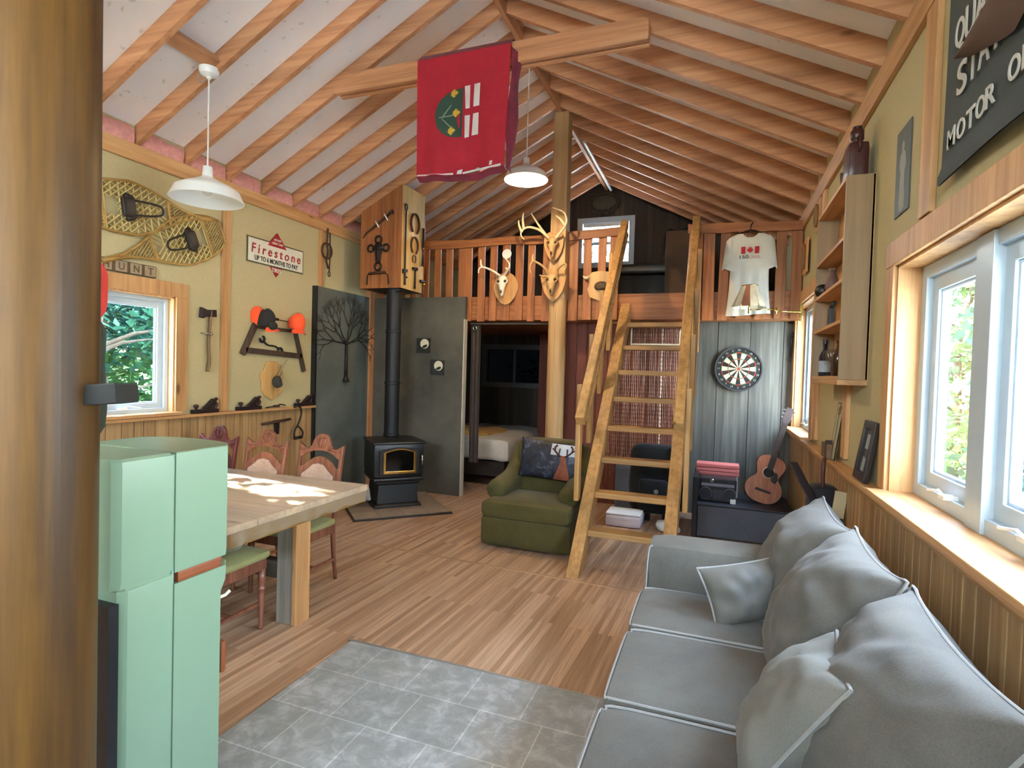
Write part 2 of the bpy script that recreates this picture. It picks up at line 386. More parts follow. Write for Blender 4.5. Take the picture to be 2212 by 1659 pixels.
# ------------------------------------------------------------------ windows
PORT = []
def light_portal(loc, rot, sx, sy):
    L = bpy.data.lights.new('daylight_opening', 'AREA'); L.shape = 'RECTANGLE'; L.size = sx; L.size_y = sy; L.cycles.is_portal = True
    o = bpy.data.objects.new('daylight_opening', L); COL.objects.link(o); o.location = loc; o.rotation_euler = rot
GL = glass_mat()
def window(n, side, W, sashes, depth=.10, casing=.11, fw=.035, shw=.045, sill=True, cas_mat=None, crank=True):
    """side -1 left wall, +1 right wall; W = y0,y1,z0,z1; sashes = list of (y0,y1)"""
    y0, y1, z0, z1 = W; xw = XL if side < 0 else XR; s = side
    win = bpy.data.objects.new('window_%d' % n, None); COL.objects.link(win); win['kind'] = 'structure'; TM[win.name] = Mx.Identity(4)
    bx = lambda mb, a, b, *r: mb.box(min(xw + s * a, xw + s * b), max(xw + s * a, xw + s * b), *r)
    mb = MB(); c = casing; t = -.022
    bx(mb, t, 0, y0 - c, y0, z0, z1 + c); bx(mb, t, 0, y1, y1 + c, z0, z1 + c); bx(mb, t - .004, 0, y0 - c, y1 + c, z1, z1 + c + .01)
    mb.build('window_casing', cas_mat or pine(), win, bevel=.003)
    mb = MB(); bx(mb, -.002, depth, y0, y0 + .014, z0, z1); bx(mb, -.002, depth, y1 - .014, y1, z0, z1); bx(mb, -.002, depth, y0, y1, z1 - .014, z1)
    mb.build('window_jamb', pine(), win)
    if sill:
        mb = MB(); bx(mb, -.09, depth, y0 - .02, y1 + .02, z0 - .022, z0 + .004); mb.build('window_sill', pine('Y'), win, bevel=.004)
    MW = Mx(((0, s, 0, xw), (1, 0, 0, 0), (0, 0, 1, 0), (0, 0, 0, 1)))
    rect = lambda y_a, y_b, z_a, z_b: [(y_a, z_a), (y_b, z_a), (y_b, z_b), (y_a, z_b)]
    def loop(mb, ya, yb, za, zb, w, d0, d1): mb.frame(rect(ya, yb, za, zb), rect(ya + w, yb - w, za + w, zb - w), d0, d1, MW)
    mb = MB(); a, b = depth - .045, depth + .04
    loop(mb, y0 + .0135, y1 - .0135, z0 + .002, z1 - .0135, fw, a, b)
    for (p, q), (p2, q2) in zip(sashes[:-1], sashes[1:]): bx(mb, a - .012, b - .003, q - .004, p2 + .004, z0 + .003, z1 - .017)
    mb.build('window_frame', VINYL, win, bevel=.004)
    for p, q in sashes:
        zb, zt = z0 + fw - .002, z1 - fw - .010; w = shw; w2 = .014
        mb = MB(); loop(mb, p - .004, q + .004, zb, zt, w + .004, depth - .02, depth + .03); loop(mb, p + w - .002, q - w + .002, zb + w + .002, zt - w - .002, w2, depth - .008, depth + .012)
        so = mb.build('window_sash', VINYL, win, bevel=.004)
        p2, q2, zb2, zt2 = p + w, q - w, zb + w, zt - w
        mb = MB(); bx(mb, depth + .004, depth + .008, p2, q2, zb2, zt2); mb.build('window_pane', GL, so)
        if crank:
            mb = MB(); ym = p + .35 * (q - p)
            mb.tube([(xw + s * (depth - .06), ym, z0 + fw + .012), (xw + s * (depth - .07), ym + .03, z0 + fw + .03), (xw + s * (depth - .075), ym + .13, z0 + fw + .012)], .006, 6)
            bx(mb, depth - .07, depth - .02, ym - .03, ym + .03, z0 + fw, z0 + fw + .016); mb.build('window_crank', WHITE, so)
    light_portal((xw + s * (depth + .07), (y0 + y1) / 2, (z0 + z1) / 2), (0, rad(-90 * s) * -1, 0), z1 - z0, y1 - y0)
    return win
window(1, -1, WL, [(2.83, 3.37)])
window(2, 1, WR, [(1.27, 1.76), (1.89, 2.37), (2.50, 3.04)], depth=.14, fw=.06, shw=.065)
window(3, 1, WRs, [(5.50, 5.97), (6.07, 6.54)], depth=.12, fw=.045, shw=.05)
def gable_window(n, y, W, sg, bars, mat=VINYL, pane=None, portal=True):
    x0, x1, z0, z1 = W
    win = bpy.data.objects.new('window_%d' % n, None); COL.objects.link(win); win['kind'] = 'structure'; TM[win.name] = Mx.Identity(4)
    mb = MB(); ya, yb = sorted((y - sg * .03, y + sg * .11)); mb.rframe(x0 - .05, x1 + .05, z0 - .05, z1 + .05, .09, ya, yb); 
    for b in bars: mb.box(*b[:2], y + .02 if sg > 0 else y - .06, y + .06 if sg > 0 else y - .02, *b[2:])
    f = mb.build('window_frame', mat, win, bevel=.004)
    mb = MB(); mb.box(x0 + .03, x1 - .03, y + sg * .05 - .002, y + sg * .05 + .002, z0 + .03, z1 - .03); mb.build('window_pane', pane or GL, f)
    if portal: light_portal(((x0 + x1) / 2, y + sg * .12, (z0 + z1) / 2), (rad(-90 * sg), 0, 0), x1 - x0, z1 - z0)
    return win
zm = (WG[2] + WG[3]) / 2
gw = gable_window(4, YB, WG, 1, [(WG[0], WG[1], zm - .03, zm + .02)])
mb = MB(); mb.box(WG[0] + .05, WG[1] - .05, YB - .01, YB + .01, WG[3] - .10, WG[3] - .07); mb.box(WG[0] + .05, WG[1] - .05, YB - .012, YB + .012, WG[3] - .075, WG[3] - .04)
mb.build('roller_blind', WHITE, gw)
gable_window(5, YB, WBd, 1, [(-3.32, -3.28, 1.35, 2.0)], plain('grey_frame', '4A4A4A', .6), glass_mat('dimmed_glass', (.006, .007, .008, 1), .1), False)  # pane tinted almost black to keep the bedroom dim
window(7, 1, WR_FILL, [(-2.15, -1.5), (-1.4, -.75)], crank=False)  # unseen window added behind the camera to light the left wall and slope
gable_window(6, YF, WF_FILL, -1, [(-1.65, -1.57, 2.35, 3.38), (-.68, -.60, 2.35, 3.38)])  # unseen gable glazing added to brighten the rafters and ceiling
# ------------------------------------------------------------------ floor
def floor_mat():
    m, nt, b = nodes('laminate_floor'); b.inputs['Roughness'].default_value = .32
    v = coords(nt, (1, 1, 1), (0, 0, rad(93)))
    br = nt.nodes.new('ShaderNodeTexBrick'); br.offset = .37; br.inputs['Scale'].default_value = 1
    br.inputs['Brick Width'].default_value = 1.1; br.inputs['Row Height'].default_value = .032; br.inputs['Mortar Size'].default_value = .0008; br.inputs['Bias'].default_value = .15
    br.inputs['Color1'].default_value = lin('957152'); br.inputs['Color2'].default_value = lin('C9A688'); br.inputs['Mortar'].default_value = lin('84644E')
    nt.links.new(v, br.inputs['Vector'])
    v2 = coords(nt, (26, .8, 1)); n = noise(nt, v2, 2.4, 5, .7); r = ramp(nt, [(.25, (.62, .6, .58, 1)), (.55, (1, 1, 1, 1)), (.8, (1.2, 1.2, 1.22, 1))]); nt.links.new(n.outputs['Fac'], r.inputs['Fac'])
    mx = nt.nodes.new('ShaderNodeMix'); mx.data_type = 'RGBA'; mx.blend_type = 'MULTIPLY'; mx.inputs['Factor'].default_value = 1
    nt.links.new(br.outputs['Color'], mx.inputs['A']); nt.links.new(r.outputs['Color'], mx.inputs['B']); nt.links.new(mx.outputs['Result'], b.inputs['Base Color'])
    bump(nt, b, n.outputs['Fac'], .08, .003); return m
mb = MB(); mb.box(XL - .1, XR + .1, YF - .1, YB + .1, -.1, 0); struct(mb, 'floor', floor_mat())
mb = MB(); mb.tube([(-3.6, 4.21, .0), (.7, 4.05, .0)], .016, 8, flat=.2); struct(mb, 'trim_14', plain('floor_seam_strip', 'A58464', .5))
def tile_mat():
    m, nt, b = nodes('stone_tile'); b.inputs['Roughness'].default_value = .28
    t = nt.nodes.new('ShaderNodeTexCoord'); mp = nt.nodes.new('ShaderNodeMapping'); mp.inputs['Location'].default_value = (1.285 + .305 * 30, -2.345 + .305 * 30, 0)
    nt.links.new(t.outputs['Object'], mp.inputs['Vector'])
    br = nt.nodes.new('ShaderNodeTexBrick'); br.offset = .36; br.inputs['Scale'].default_value = 1; br.inputs['Brick Width'].default_value = .305; br.inputs['Row Height'].default_value = .305
    br.inputs['Mortar Size'].default_value = .0035; br.inputs['Color1'].default_value = (.92, .92, .92, 1); br.inputs['Color2'].default_value = (1.06, 1.06, 1.06, 1); br.inputs['Mortar'].default_value = (1.5, 1.5, 1.5, 1)
    nt.links.new(mp.outputs[0], br.inputs['Vector'])
    v = coords(nt); n = noise(nt, v, 9, 7, .72); n.inputs['Distortion'].default_value = .5
    r = ramp(nt, [(.3, '83857F'), (.5, '969894'), (.64, 'B2B4B2'), (.75, '989A97')]); nt.links.new(n.outputs['Fac'], r.inputs['Fac'])
    mx = nt.nodes.new('ShaderNodeMix'); mx.data_type = 'RGBA'; mx.blend_type = 'MULTIPLY'; mx.inputs['Factor'].default_value = 1
    nt.links.new(r.outputs['Color'], mx.inputs['A']); nt.links.new(br.outputs['Color'], mx.inputs['B']); nt.links.new(mx.outputs['Result'], b.inputs['Base Color']); return m
mb = MB(); mb.box(-1.93, .2, -2.2, 2.65, 0, .008); struct(mb, 'floor_tile', tile_mat(), bevel=.003)
mb = MB(); mb.box(-1.945, .2, 2.65, 2.664, 0, .01); struct(mb, 'trim_15', plain('tile_edge_strip', 'A9A9A4', .35, .6))
# ------------------------------------------------------------------ loft
mb = MB(); mb.box(XL, XR, YL + .04, YB, 2.22, 2.5); struct(mb, 'floor_loft', cedar('X'))
mb = MB(); mb.box(XL, XR, YL, YL + .04, 2.215, 2.51); struct(mb, 'trim_16', cedar('X'), bevel=.004)
# wall behind the dart board, partition and dark room behind
mb = MB(); rnd = random.Random(5); x = -.32
while x < XR - .01:
    w = rnd.uniform(.27, .36); e2 = min(x + w, XR); mb.box(x + .003, e2 - .002, 6.72 + rnd.uniform(0, .006), 6.76, 0, 2.22); x = e2
struct(mb, 'wall_dartboard', barn(), bevel=.003)
REDB = wood('red_brown_board', [(.25, '4E2319'), (.5, '713828'), (.75, '824633')], 'Z', 20, .7, False)
mb = MB()
for k in range(12): mb.box(-1.9 + k * .1305 + .002, -1.9 + (k + 1) * .1305 - .002, 6.72, 6.76, 0, 2.22)
struct(mb, 'wall_partition', REDB, bevel=.002)
mb = MB(); mb.box(-1.92, -1.88, 6.72, YB, 0, 2.22); mb.box(-2.62, -1.9, 8.3, 8.34, 0, 2.22); struct(mb, 'wall_bedroom', REDB)
# grey walls in the stove corner
SHM = plain('grey_shield_board', '56544B', .65, .15, .3, 2.2, .15, 30)
mb = MB(); mb.box(XL, -2.955, 6.24, 6.30, 0, 2.5); struct(mb, 'wall_stove', SHM)
mb = MB(); mb.box(-2.963, -2.95, 6.225, 6.31, 0, 2.22); struct(mb, 'trim_17', plain('pale_edge_strip', 'B9B5A8', .5))
mb = MB(); mb.box(XL, XL + .07, 6.14, 6.24, 0, 3.2); struct(mb, 'trim_18', fir())
# ================================================================== NEAR OBJECTS
# round log post beside the camera
def log(mb, cx, cy, r, z0, z1, seed, n=40, k=30):
    def g(u, v):
        t = 2 * pi * u; z = z0 + (z1 - z0) * v
        rr = r * (1 + .03 * NZ.noise(V((cos(t) * 1.5 + seed, sin(t) * 1.5, z * .8))) + .012 * NZ.noise(V((cos(t) * 6 + seed, sin(t) * 6, z * 1.5))))
        return V((cx + rr * cos(t), cy + rr * sin(t), z))
    return mb.grid(n, k, g)
LOGM = wood('peeled_log', [(.2, '261303'), (.42, '4A2E08'), (.6, '6B480E'), (.8, '80591C')], 'Z', 11, .5, True, .25, .05, .35)
mb = log(MB(), 0, 0, .150, 0, 3.9, 3)
pc = (-1.490, .786, 0)
single(mb, 'log_post', LOGM, 'thick round peeled log post beside the mint green fridge', 'post', pc, smooth=True)
# mint fridge
MINT = plain('mint_enamel', '86A187', .38, 0, .02)
MINTD = plain('fridge_seam', '7FA392', .6)
t = thing('refrigerator', 'mint green retro fridge standing behind the log post', 'fridge', (-1.85, 1.31, 0))
FX0, FX1 = -2.08, -1.633
def dprof(ya, yb, bulge, n=9):                       # plan outline of a door: flat back, bulging front toward +Y
    p = [(FX1, ya), (FX1, yb - .02)]
    for k in range(n + 1):
        a = k / n; x = FX1 - (FX1 - FX0) * a; p.append((x, yb + bulge * sin(pi * a) ** .7 - (.02 if k in (0, n) else 0)))
    return p + [(FX0, ya)]
def slab(mb, out, z0, z1, inset=.0, r=.012):
    c = (sum(p[0] for p in out) / len(out), sum(p[1] for p in out) / len(out)); n = len(out)
    rings = [(z0, 1 - r * 1.2), (z0 + r, 1), (z1 - r, 1), (z1 - r * .3, 1 - r * .6), (z1, 1 - r * 2.2)]
    vs = [V((c[0] + (x - c[0]) * s, c[1] + (y - c[1]) * s, z)) for z, s in rings for x, y in out]
    fs = [tuple(range(n - 1, -1, -1)), tuple(4 * n + i for i in range(n))]
    for k in range(4): fs += [(k * n + i, k * n + (i + 1) % n, (k + 1) * n + (i + 1) % n, (k + 1) * n + i) for i in range(n)]
    return mb.add(vs, fs)
bodyo = lambda a: [(FX1, 1.290), (FX0, 1.290), (FX0, a + .02), (FX0 + .02, a), (FX1 - .02, a), (FX1, a + .02)]
mb = slab(MB(), bodyo(1.103), .910, 1.302, r=.028); slab(mb, bodyo(1.123), .04, .906); mb.box(FX0 + .01, FX1 - .008, 1.14, 1.285, .89, .92)
mb.build('body', MINT, t, w=True, auto=35)
slab(MB(), dprof(1.296, 1.517, .056), .906, 1.302).build('freezer_door', MINT, t, w=True, auto=35)
mb = MB(); vs = []
prof = [(.04, 0), (.05, 0), (.74, 0), (.782, .0), (.82, .019), (.865, .021), (.870, .016)]
out0 = dprof(1.296, 1.496, .052); n = len(out0); rings = []
for z, dy in prof: rings.append([(x, y + (dy if y > 1.36 else 0), z) for x, y in out0])
mb.add([p for r_ in rings for p in r_], [tuple(range(n - 1, -1, -1)), tuple((len(prof) - 1) * n + i for i in range(n))] + [(k * n + i, k * n + (i + 1) % n, (k + 1) * n + (i + 1) % n, (k + 1) * n + i) for k in range(len(prof) - 1) for i in range(n)])
d2 = mb.build('fridge_door', MINT, t, w=True, auto=35)
mb = slab(MB(), [(min(x, FX1 - .005), y) for x, y in dprof(1.312, 1.500, .052)], .867, .909); o = mb.build('handle_recess', plain('handle_brown', '8A4B2B', .5), d2, w=False); o.matrix_parent_inverse = TM[t.name].inverted(); o['label'] = 'red brown band of the door handle'
mb = MB(); mb.rbox(FX1 - .13, FX1 - .02, 1.50, 1.528, .46, .58, .012, 6); o = mb.build('lower_handle', MC['handle_brown'], d2, w=False, smooth=True); o.matrix_parent_inverse = TM[t.name].inverted()
mb = MB(); mb.tube([(FX1 - .03, 1.49, .745), (FX1 - .02, 1.515, .75), (FX1 - .015, 1.53, .762)], .006, 6); mb.build('latch', plain('cream_plastic', 'E4E2C8', .5), t, w=True)
mb = MB(); mb.box(FX0 + .04, FX1 - .04, 1.15, 1.46, 0, .045); mb.build('base', BLACK, t, w=True)
mb = MB(); mb.box(FX0 + .02, FX1 - .012, 1.095, 1.125, .06, .87); mb.build('back_panel', BLACK, t, w=True)
mb = MB(); mb.box(FX0 + .005, FX1 - .006, 1.289, 1.297, .05, 1.295); mb.build('door_seal', MINTD, t, w=True)
# red and dark green jacket and black box behind the post
JR = fabric('jacket_red', 'B02A22', 'D23A30'); JG = fabric('jacket_green', '20281F', '323C2E')
t = thing('jacket', 'red and dark green jacket hung behind the log post', 'jacket', (-1.648, .995, 1.49))
mb = MB(); f = lambda p: p + V((.012 * NZ.noise(p * 9), .012 * NZ.noise(p * 8 + V((5, 0, 0))), 0))
mb.rbox(-.13, .09, -.05, .05, .205, .385, .05, 8, fn=f); mb.build('yoke', JR, t, smooth=True)
mb = MB(); mb.rbox(-.125, .085, -.045, .05, -.12, .23, .05, 8, fn=f); mb.build('body', JG, t, smooth=True)
t = thing('storage_box', 'small black box fixed to the log post in front of the window', 'box', (-1.335, .884, 1.515))
mb = MB(); M = Mx.Rotation(rad(-6), 4, 'Y') @ Mx.Rotation(rad(20), 4, 'Z'); mb.rbox(-.06, .045, -.04, .04, -.022, .022, .004, 4, M=M); mb.build('casing', plain('black_plastic', '1E1D1A', .7), t, auto=40)
mb = MB(); mb.box(-.058, .043, -.038, .038, .021, .025, M); mb.build('lid', plain('dark_lid', '2B2924', .6), t)
# ------------------------------------------------------------------ dining table
t = thing('dining_table', 'long wooden dining table with thick plank trestle legs', 'table', (-3.2, 2.75, 0))
TX0, TX1, TY0, TY1, TZ = -4.05, -2.33, 2.14, 3.36, .745
mb = MB(); y = TY0
for k in range(6):
    w = (TY1 - TY0) / 6; mb.box(TX0, TX1, TY0 + k * w + .001, TY0 + (k + 1) * w - .001, TZ - .04, TZ)
mb.build('table_top', wood('table_board', [(.25, '9C7E5E'), (.5, 'C1A588'), (.75, 'CDB59B')], 'X', 20, .35), t, w=True, bevel=.004)
for xs in ((TX1 - .17, TX1 - .05), (TX0 + .05, TX0 + .17)):
    mb = MB(); mb.box(*xs, 2.67, 2.79, 0, TZ - .09); l = mb.build('leg', wood('grey_plank_leg', [(.2, '5A554C'), (.5, '8A8478'), (.8, 'A39C90')], 'Z', 18, .8, False, .3), t, w=True, bevel=.005)
    mb = MB(); a = xs[1]; mb.box(a - .001, a + .03, 2.668, 2.792, 0.0, TZ - .09); o = mb.build('leg_face', pine(), l, w=False, bevel=.003); o.matrix_parent_inverse = TM[t.name].inverted()
mb = MB(); mb.box(TX1 - .03, TX1 - .0, TY0 + .02, TY1 - .02, TZ - .115, TZ - .04); mb.box(TX0, TX0 + .03, TY0 + .02, TY1 - .02, TZ - .115, TZ - .04); mb.box(TX0 + .03, TX1 - .03, TY0 + .02, TY0 + .05, TZ - .115, TZ - .04); mb.box(TX0 + .03, TX1 - .03, TY1 - .05, TY1 - .02, TZ - .115, TZ - .04)
mb.build('apron', wood('table_apron', [(.25, '5F4620'), (.5, '856532'), (.75, '95753F')], 'Y', 20, .4), t, w=True)
mb = MB(); mb.box(TX0 + .17, TX1 - .17, 2.72, 2.78, .25, .36); mb.build('stretcher', barn('X'), t, w=True)
# clear plastic cloth: flat top with a wavy hanging hem
def plastic():
    m, nt, b = nodes('clear_plastic')
    b.inputs['Base Color'].default_value = (.9, .9, .86, 1); b.inputs['Roughness'].default_value = .12
    tr = nt.nodes.new('ShaderNodeBsdfTransparent'); tr.inputs['Color'].default_value = (.96, .94, .86, 1); mx = nt.nodes.new('ShaderNodeMixShader'); lw = nt.nodes.new('ShaderNodeLayerWeight'); lw.inputs['Blend'].default_value = .35
    mr = nt.nodes.new('ShaderNodeMapRange'); mr.inputs['To Min'].default_value = .03; mr.inputs['To Max'].default_value = .4
    nt.links.new(lw.outputs['Facing'], mr.inputs['Value']); nt.links.new(mr.outputs['Result'], mx.inputs[0]); nt.links.new(tr.outputs[0], mx.inputs[1]); nt.links.new(b.outputs[0], mx.inputs[2])
    v = coords(nt); n = noise(nt, v, 9, 3); bump(nt, b, n.outputs['Fac'], .5, .01)
    nt.links.new(mx.outputs[0], nt.nodes['Material Output'].inputs['Surface']); return m
mb = MB(); zt = TZ + .003
per = []
N = 220
for k in range(N):
    a = k / N * 4; s, f = int(a), a - int(a)
    c = [(TX1, TY0), (TX1, TY1), (TX0, TY1), (TX0, TY0)]; p, q = c[s], c[(s + 1) % 4]
    nx, ny = [(1, 0), (0, 1), (-1, 0), (0, -1)][s]
    per.append((p[0] + (q[0] - p[0]) * f, p[1] + (q[1] - p[1]) * f, nx, ny, min(f, 1 - f)))
rings = []
for dz, off, wv in ((0, .0, 0), (-.004, .006, 0), (-.03, .012, .4), (-.07, .016, .8), (-.10, .022, 1.0)):
    r_ = []
    for k, (x, y, nx, ny, fc) in enumerate(per):
        cr = max(0, 1 - fc * 12); wob = wv * (.010 * NZ.noise(V((k * .35, 1, 0))) + .007 * sin(k * .9)) + cr * .03 * wv
        r_.append((x + nx * (off + wob), y + ny * (off + wob), zt + dz * (1 - .15 * NZ.noise(V((k * .2, 7, 0)))) + (cr * -.015 * wv)))
    rings.append(r_)
vs = [p for r_ in rings for p in r_]; fs = [tuple(range(N))]
for k in range(len(rings) - 1): fs += [(k * N + i, k * N + (i + 1) % N, (k + 1) * N + (i + 1) % N, (k + 1) * N + i) for i in range(N)]
mb.add(vs, fs); single(mb, 'tablecloth', plastic(), 'clear plastic cloth with crinkled hem covering the dining table', 'tablecloth', auto=50)
# ------------------------------------------------------------------ dining chairs
OLIVE = fabric('olive_seat', '84834F', '9F9D68', 90); TAPE = fabric('tapestry', '9C7E6C', 'BFA694', 60)
BT = lambda z: .205 + max(0, z - .42) * .16
def make_chair(name, label, group, wd, seat=OLIVE, pad=TAPE):
    t = thing(name, label, 'chair', group=group)
    mb = MB(); mb.rbox(-.225, .225, -.235, .2, .425, .485, .03, 8, puff=(.012, .012, .018)); mb.build('seat', seat, t, smooth=True)
    mb = MB(); mb.box(-.205, .205, -.215, -.19, .365, .43); mb.box(-.205, -.18, -.2, .2, .365, .43); mb.box(.18, .205, -.2, .2, .365, .43); mb.box(-.2, .2, .185, .21, .365, .43)
    mb.build('apron', wd, t, bevel=.004)
    for sx in (-1, 1):
        mb = MB(); prof = [(.011, 0), (.017, .015), (.013, .04), (.017, .10), (.021, .22), (.016, .232), (.024, .24), (.024, .255), (.016, .262), (.022, .28), (.023, .37)]
        mb.lathe(prof, Mx.Translation(V((sx * .185, -.195, 0))), 12); mb.build('leg', wd, t, smooth=True)
        mb = MB(); P = smooth_pts([(sx * .175, .26, 0), (sx * .18, .225, .2), (sx * .185, .205, .42)], 4); mb.tube(P, [.013 + .008 * k / len(P) for k in range(len(P))], 8)
        mb.build('leg', wd, t, smooth=True)
        mb = MB(); mb.bar((sx * .187, BT(.41), .41), (sx * .19, BT(.95), .95), .026, .03, (0, 1, 0)); mb.build('stile', wd, t, bevel=.004)
    sh = lambda mb: [setattr(p, 'y', p.y + BT(p.z)) for p in mb.v]
    half = [(0, 1.075), (.03, 1.07), (.058, 1.05), (.075, 1.015), (.085, .985), (.105, .965), (.145, .965), (.18, .985), (.205, 1.0), (.207, .955), (.2, .90), (.165, .895), (.12, .925), (.06, .945), (0, .95)]
    top = half[:9] + []; outl = [(-x, z) for x, z in reversed(half)][:-1] + half
    outl = [(-x, z) for x, z in reversed(half[:10])] + half[1:] + [(-x, z) for x, z in reversed(half[10:-1])]
    mb = MB(); mb.prism(outl, -.014, .014); sh(mb); cr = mb.build('crest_rail', wd, t, bevel=.004)
    mb = MB()
    for sx in (-1, 1):
        mb.tube([(sx * .012, -.016, .975), (sx * .04, -.018, 1.0), (sx * .045, -.018, 1.03), (sx * .02, -.017, 1.045)], .005, 6)
        mb.tube([(sx * .07, -.016, .955), (sx * .11, -.017, .948), (sx * .15, -.017, .94), (sx * .185, -.016, .955)], .005, 6)
    mb.tube([(0, -.016, .965), (0, -.019, 1.05)], .006, 6); sh(mb); mb.build('carving', wd, cr, smooth=True)
    lo = [(-.185, .50), (.185, .50), (.185, .82), (.15, .825), (.10, .865), (.05, .895), (0, .905), (-.05, .895), (-.10, .865), (-.15, .825), (-.185, .82)]
    mb = MB(); mb.prism(lo, -.010, .012); sh(mb); mb.build('back_panel', wd, t, bevel=.003)
    mb = MB(); pdl = [(-.14, .53), (.14, .53), (.145, .77), (.10, .80), (.05, .845), (0, .855), (-.05, .845), (-.10, .80), (-.145, .77)]
    mb.prism(pdl, -.026, -.009); sh(mb); mb.build('back_pad', pad, t, bevel=.008)
    mb = MB(); mb.bar((-.18, -.19, .16), (-.18, .22, .16), .018, .018); mb.bar((.18, -.19, .16), (.18, .22, .16), .018, .018); mb.bar((-.18, .02, .16), (.18, .02, .16), .018, .018); mb.build('stretcher', wd, t)
    return t
GC = 'carved dining chairs around the table'
ch = make_chair('dining_chair', 'carved dining chair at the table end by the stove', GC, dark_oak()); ch.location = (-2.80, 3.14, 0)
for lab, x, y, rz in (('carved dining chair in the middle of the row along the wainscot', -3.31, 3.12, 0),
                      ('carved dining chair tucked in beside the fridge with olive seat showing', -2.70, 2.37, 180),
                      ('carved dining chair behind the fridge, only its dark top rail showing', -3.42, 2.30, 184)):
    c = copy_tree(ch); c.location = (x, y, 0); c.rotation_euler = (0, 0, rad(rz)); c['label'] = lab
c = make_chair('dining_chair', 'darker reddish dining chair half hidden behind the fridge top', GC, wood('mahogany', [(.25, '431E1C'), (.5, '65302D'), (.75, '784038')], 'Z', 30, .35, False), OLIVE, fabric('plum_pad', '5E2E2C', '7A423D', 60)); c.location = (-3.83, 3.13, 0)
t = thing('spray_bottle', 'white bottle standing on the dining table behind the fridge', 'bottle', (-3.02, 2.55, TZ + .004))
mb = MB(); mb.lathe([(.03, 0), (.034, .01), (.034, .17), (.014, .22), (.014, .25)], n=16); mb.build('bottle_body', WHITE, t, smooth=True)
mb = MB(); mb.box(-.02, .05, -.012, .012, .25, .30); mb.build('cap', WHITE, t, bevel=.004)
# ------------------------------------------------------------------ sofa
SOFA = fabric('sofa_linen', '524E47', '6C685F', 240, .95, .3); PIPE = fabric('sofa_piping', '868580', '9C9B96', 240)
t = thing('sofa', 'long grey fabric sofa with pale piping under the big window', 'sofa', (.22, 2.05, 0))
SX0, SX1 = -.33, .74
mb = MB(); mb.rbox(SX0 + .04, SX1, .95, 3.18, .06, .34, .03, 6); mb.build('base', SOFA, t, w=True, smooth=True)
mb = MB(); mb.rbox(.56, SX1 + .01, .95, 3.18, .06, .70, .06, 8); mb.build('backrest', SOFA, t, w=True, smooth=True)
for name, ya, yb in (('armrest', 2.955, 3.2), ('armrest', .93, 1.18)):
    mb = MB(); mb.rbox(SX0 + .02, .70, ya, yb, .06, .715, .05, 10, puff=(.0, .01, .012)); a = mb.build(name, SOFA, t, w=True, smooth=True)
    mb = MB(); yy = ya + .012 if ya > 2 else yb - .012
    mb.tube(smooth_pts([(SX0 + .035, yy, .08), (SX0 + .022, yy, .4), (SX0 + .03, yy, .66), (SX0 + .05, yy, .70)], 4), .005, 6); o = mb.build('piping', PIPE, a); o.matrix_parent_inverse = TM[t.name].inverted()
for ya, yb in ((2.455, 2.95), (1.86, 2.445), (1.19, 1.85)):
    mb = MB(); mb.rbox(SX0, .60, ya, yb, .325, .495, .045, 12, puff=(-.0, .004, .022)); s = mb.build('seat_cushion', SOFA, t, w=True, smooth=True)
    mb = MB(); zz = .476; e = .014
    mb.tube(smooth_pts([(.45, yb - e, zz + .01), (SX0 + .10, yb - e, zz + .01), (SX0 + .025, yb - e - .02, zz), (SX0 + .004, yb - .08, zz - .004), (SX0 + .004, ya + .08, zz - .004), (SX0 + .025, ya + e + .02, zz), (SX0 + .10, ya + e, zz + .01), (.45, ya + e, zz + .01)], 4), .005, 6)
    o = mb.build('piping', PIPE, s); o.matrix_parent_inverse = TM[t.name].inverted()
# three big slumped back cushions
def back_cushion(yc, w, h, tilt, x, zc, seed, roll=0):
    M = Mx.Translation(V((x, yc, zc))) @ Mx.Rotation(rad(tilt), 4, 'Y') @ Mx.Rotation(rad(90), 4, 'Z') @ Mx.Rotation(rad(90), 4, 'X') @ Mx.Rotation(rad(roll), 4, 'Z')
    mb = MB().pillow(M, w, h, .40, seed, .03, .11, 34, 2.0)
    for p in mb.v:
        f = max(0, min(1, (zc - p.z) / .3)); p.x -= .05 * f
    b = mb.build('back_cushion', SOFA, t, w=True, smooth=True, weld=True)
    m2 = MB().tube(smooth_pts(mb.edge, 2, True), .005, 6, closed=True)
    o = m2.build('piping', PIPE, b); o.matrix_parent_inverse = TM[t.name].inverted()
back_cushion(2.93, .70, .60, 22, .44, .705, 1); back_cushion(2.30, .66, .62, 24, .44, .71, 5); back_cushion(1.62, .74, .62, 26, .45, .70, 9)
def throw(name, label, M, w, h, th, seed, c1, c2, wr):
    t = thing(name, label, 'pillow', M.to_translation())
    mb = MB().pillow(M, w, h, th, seed, wr, .07, 30, 2.2); mb.build('cover', fabric('pillow_' + str(seed), c1, c2, 240, .8), t, w=True, smooth=True, weld=True)
    MB().tube(mb.edge, .0055, 6, closed=True).build('piping', PIPE, t, w=True)
throw('throw_pillow', 'crumpled grey throw pillow in the corner by the far sofa arm', Mx.Translation(V((.17, 2.73, .615))) @ Mx.Rotation(rad(24), 4, 'Z') @ Mx.Rotation(rad(56), 4, 'X') @ Mx.Rotation(rad(8), 4, 'Z'), .40, .27, .17, 21, '5A574F', '706D65', .04)
throw('throw_pillow', 'grey throw pillow with pale piped edge leaning at the near sofa end', Mx.Translation(V((.235, 1.70, .675))) @ Mx.Rotation(rad(-10), 4, 'Z') @ Mx.Rotation(rad(33), 4, 'Y') @ Mx.Rotation(rad(90), 4, 'Z') @ Mx.Rotation(rad(90), 4, 'X') @ Mx.Rotation(rad(-6), 4, 'Z'), .44, .42, .20, 33, '66635A', '7C7A70', .028)
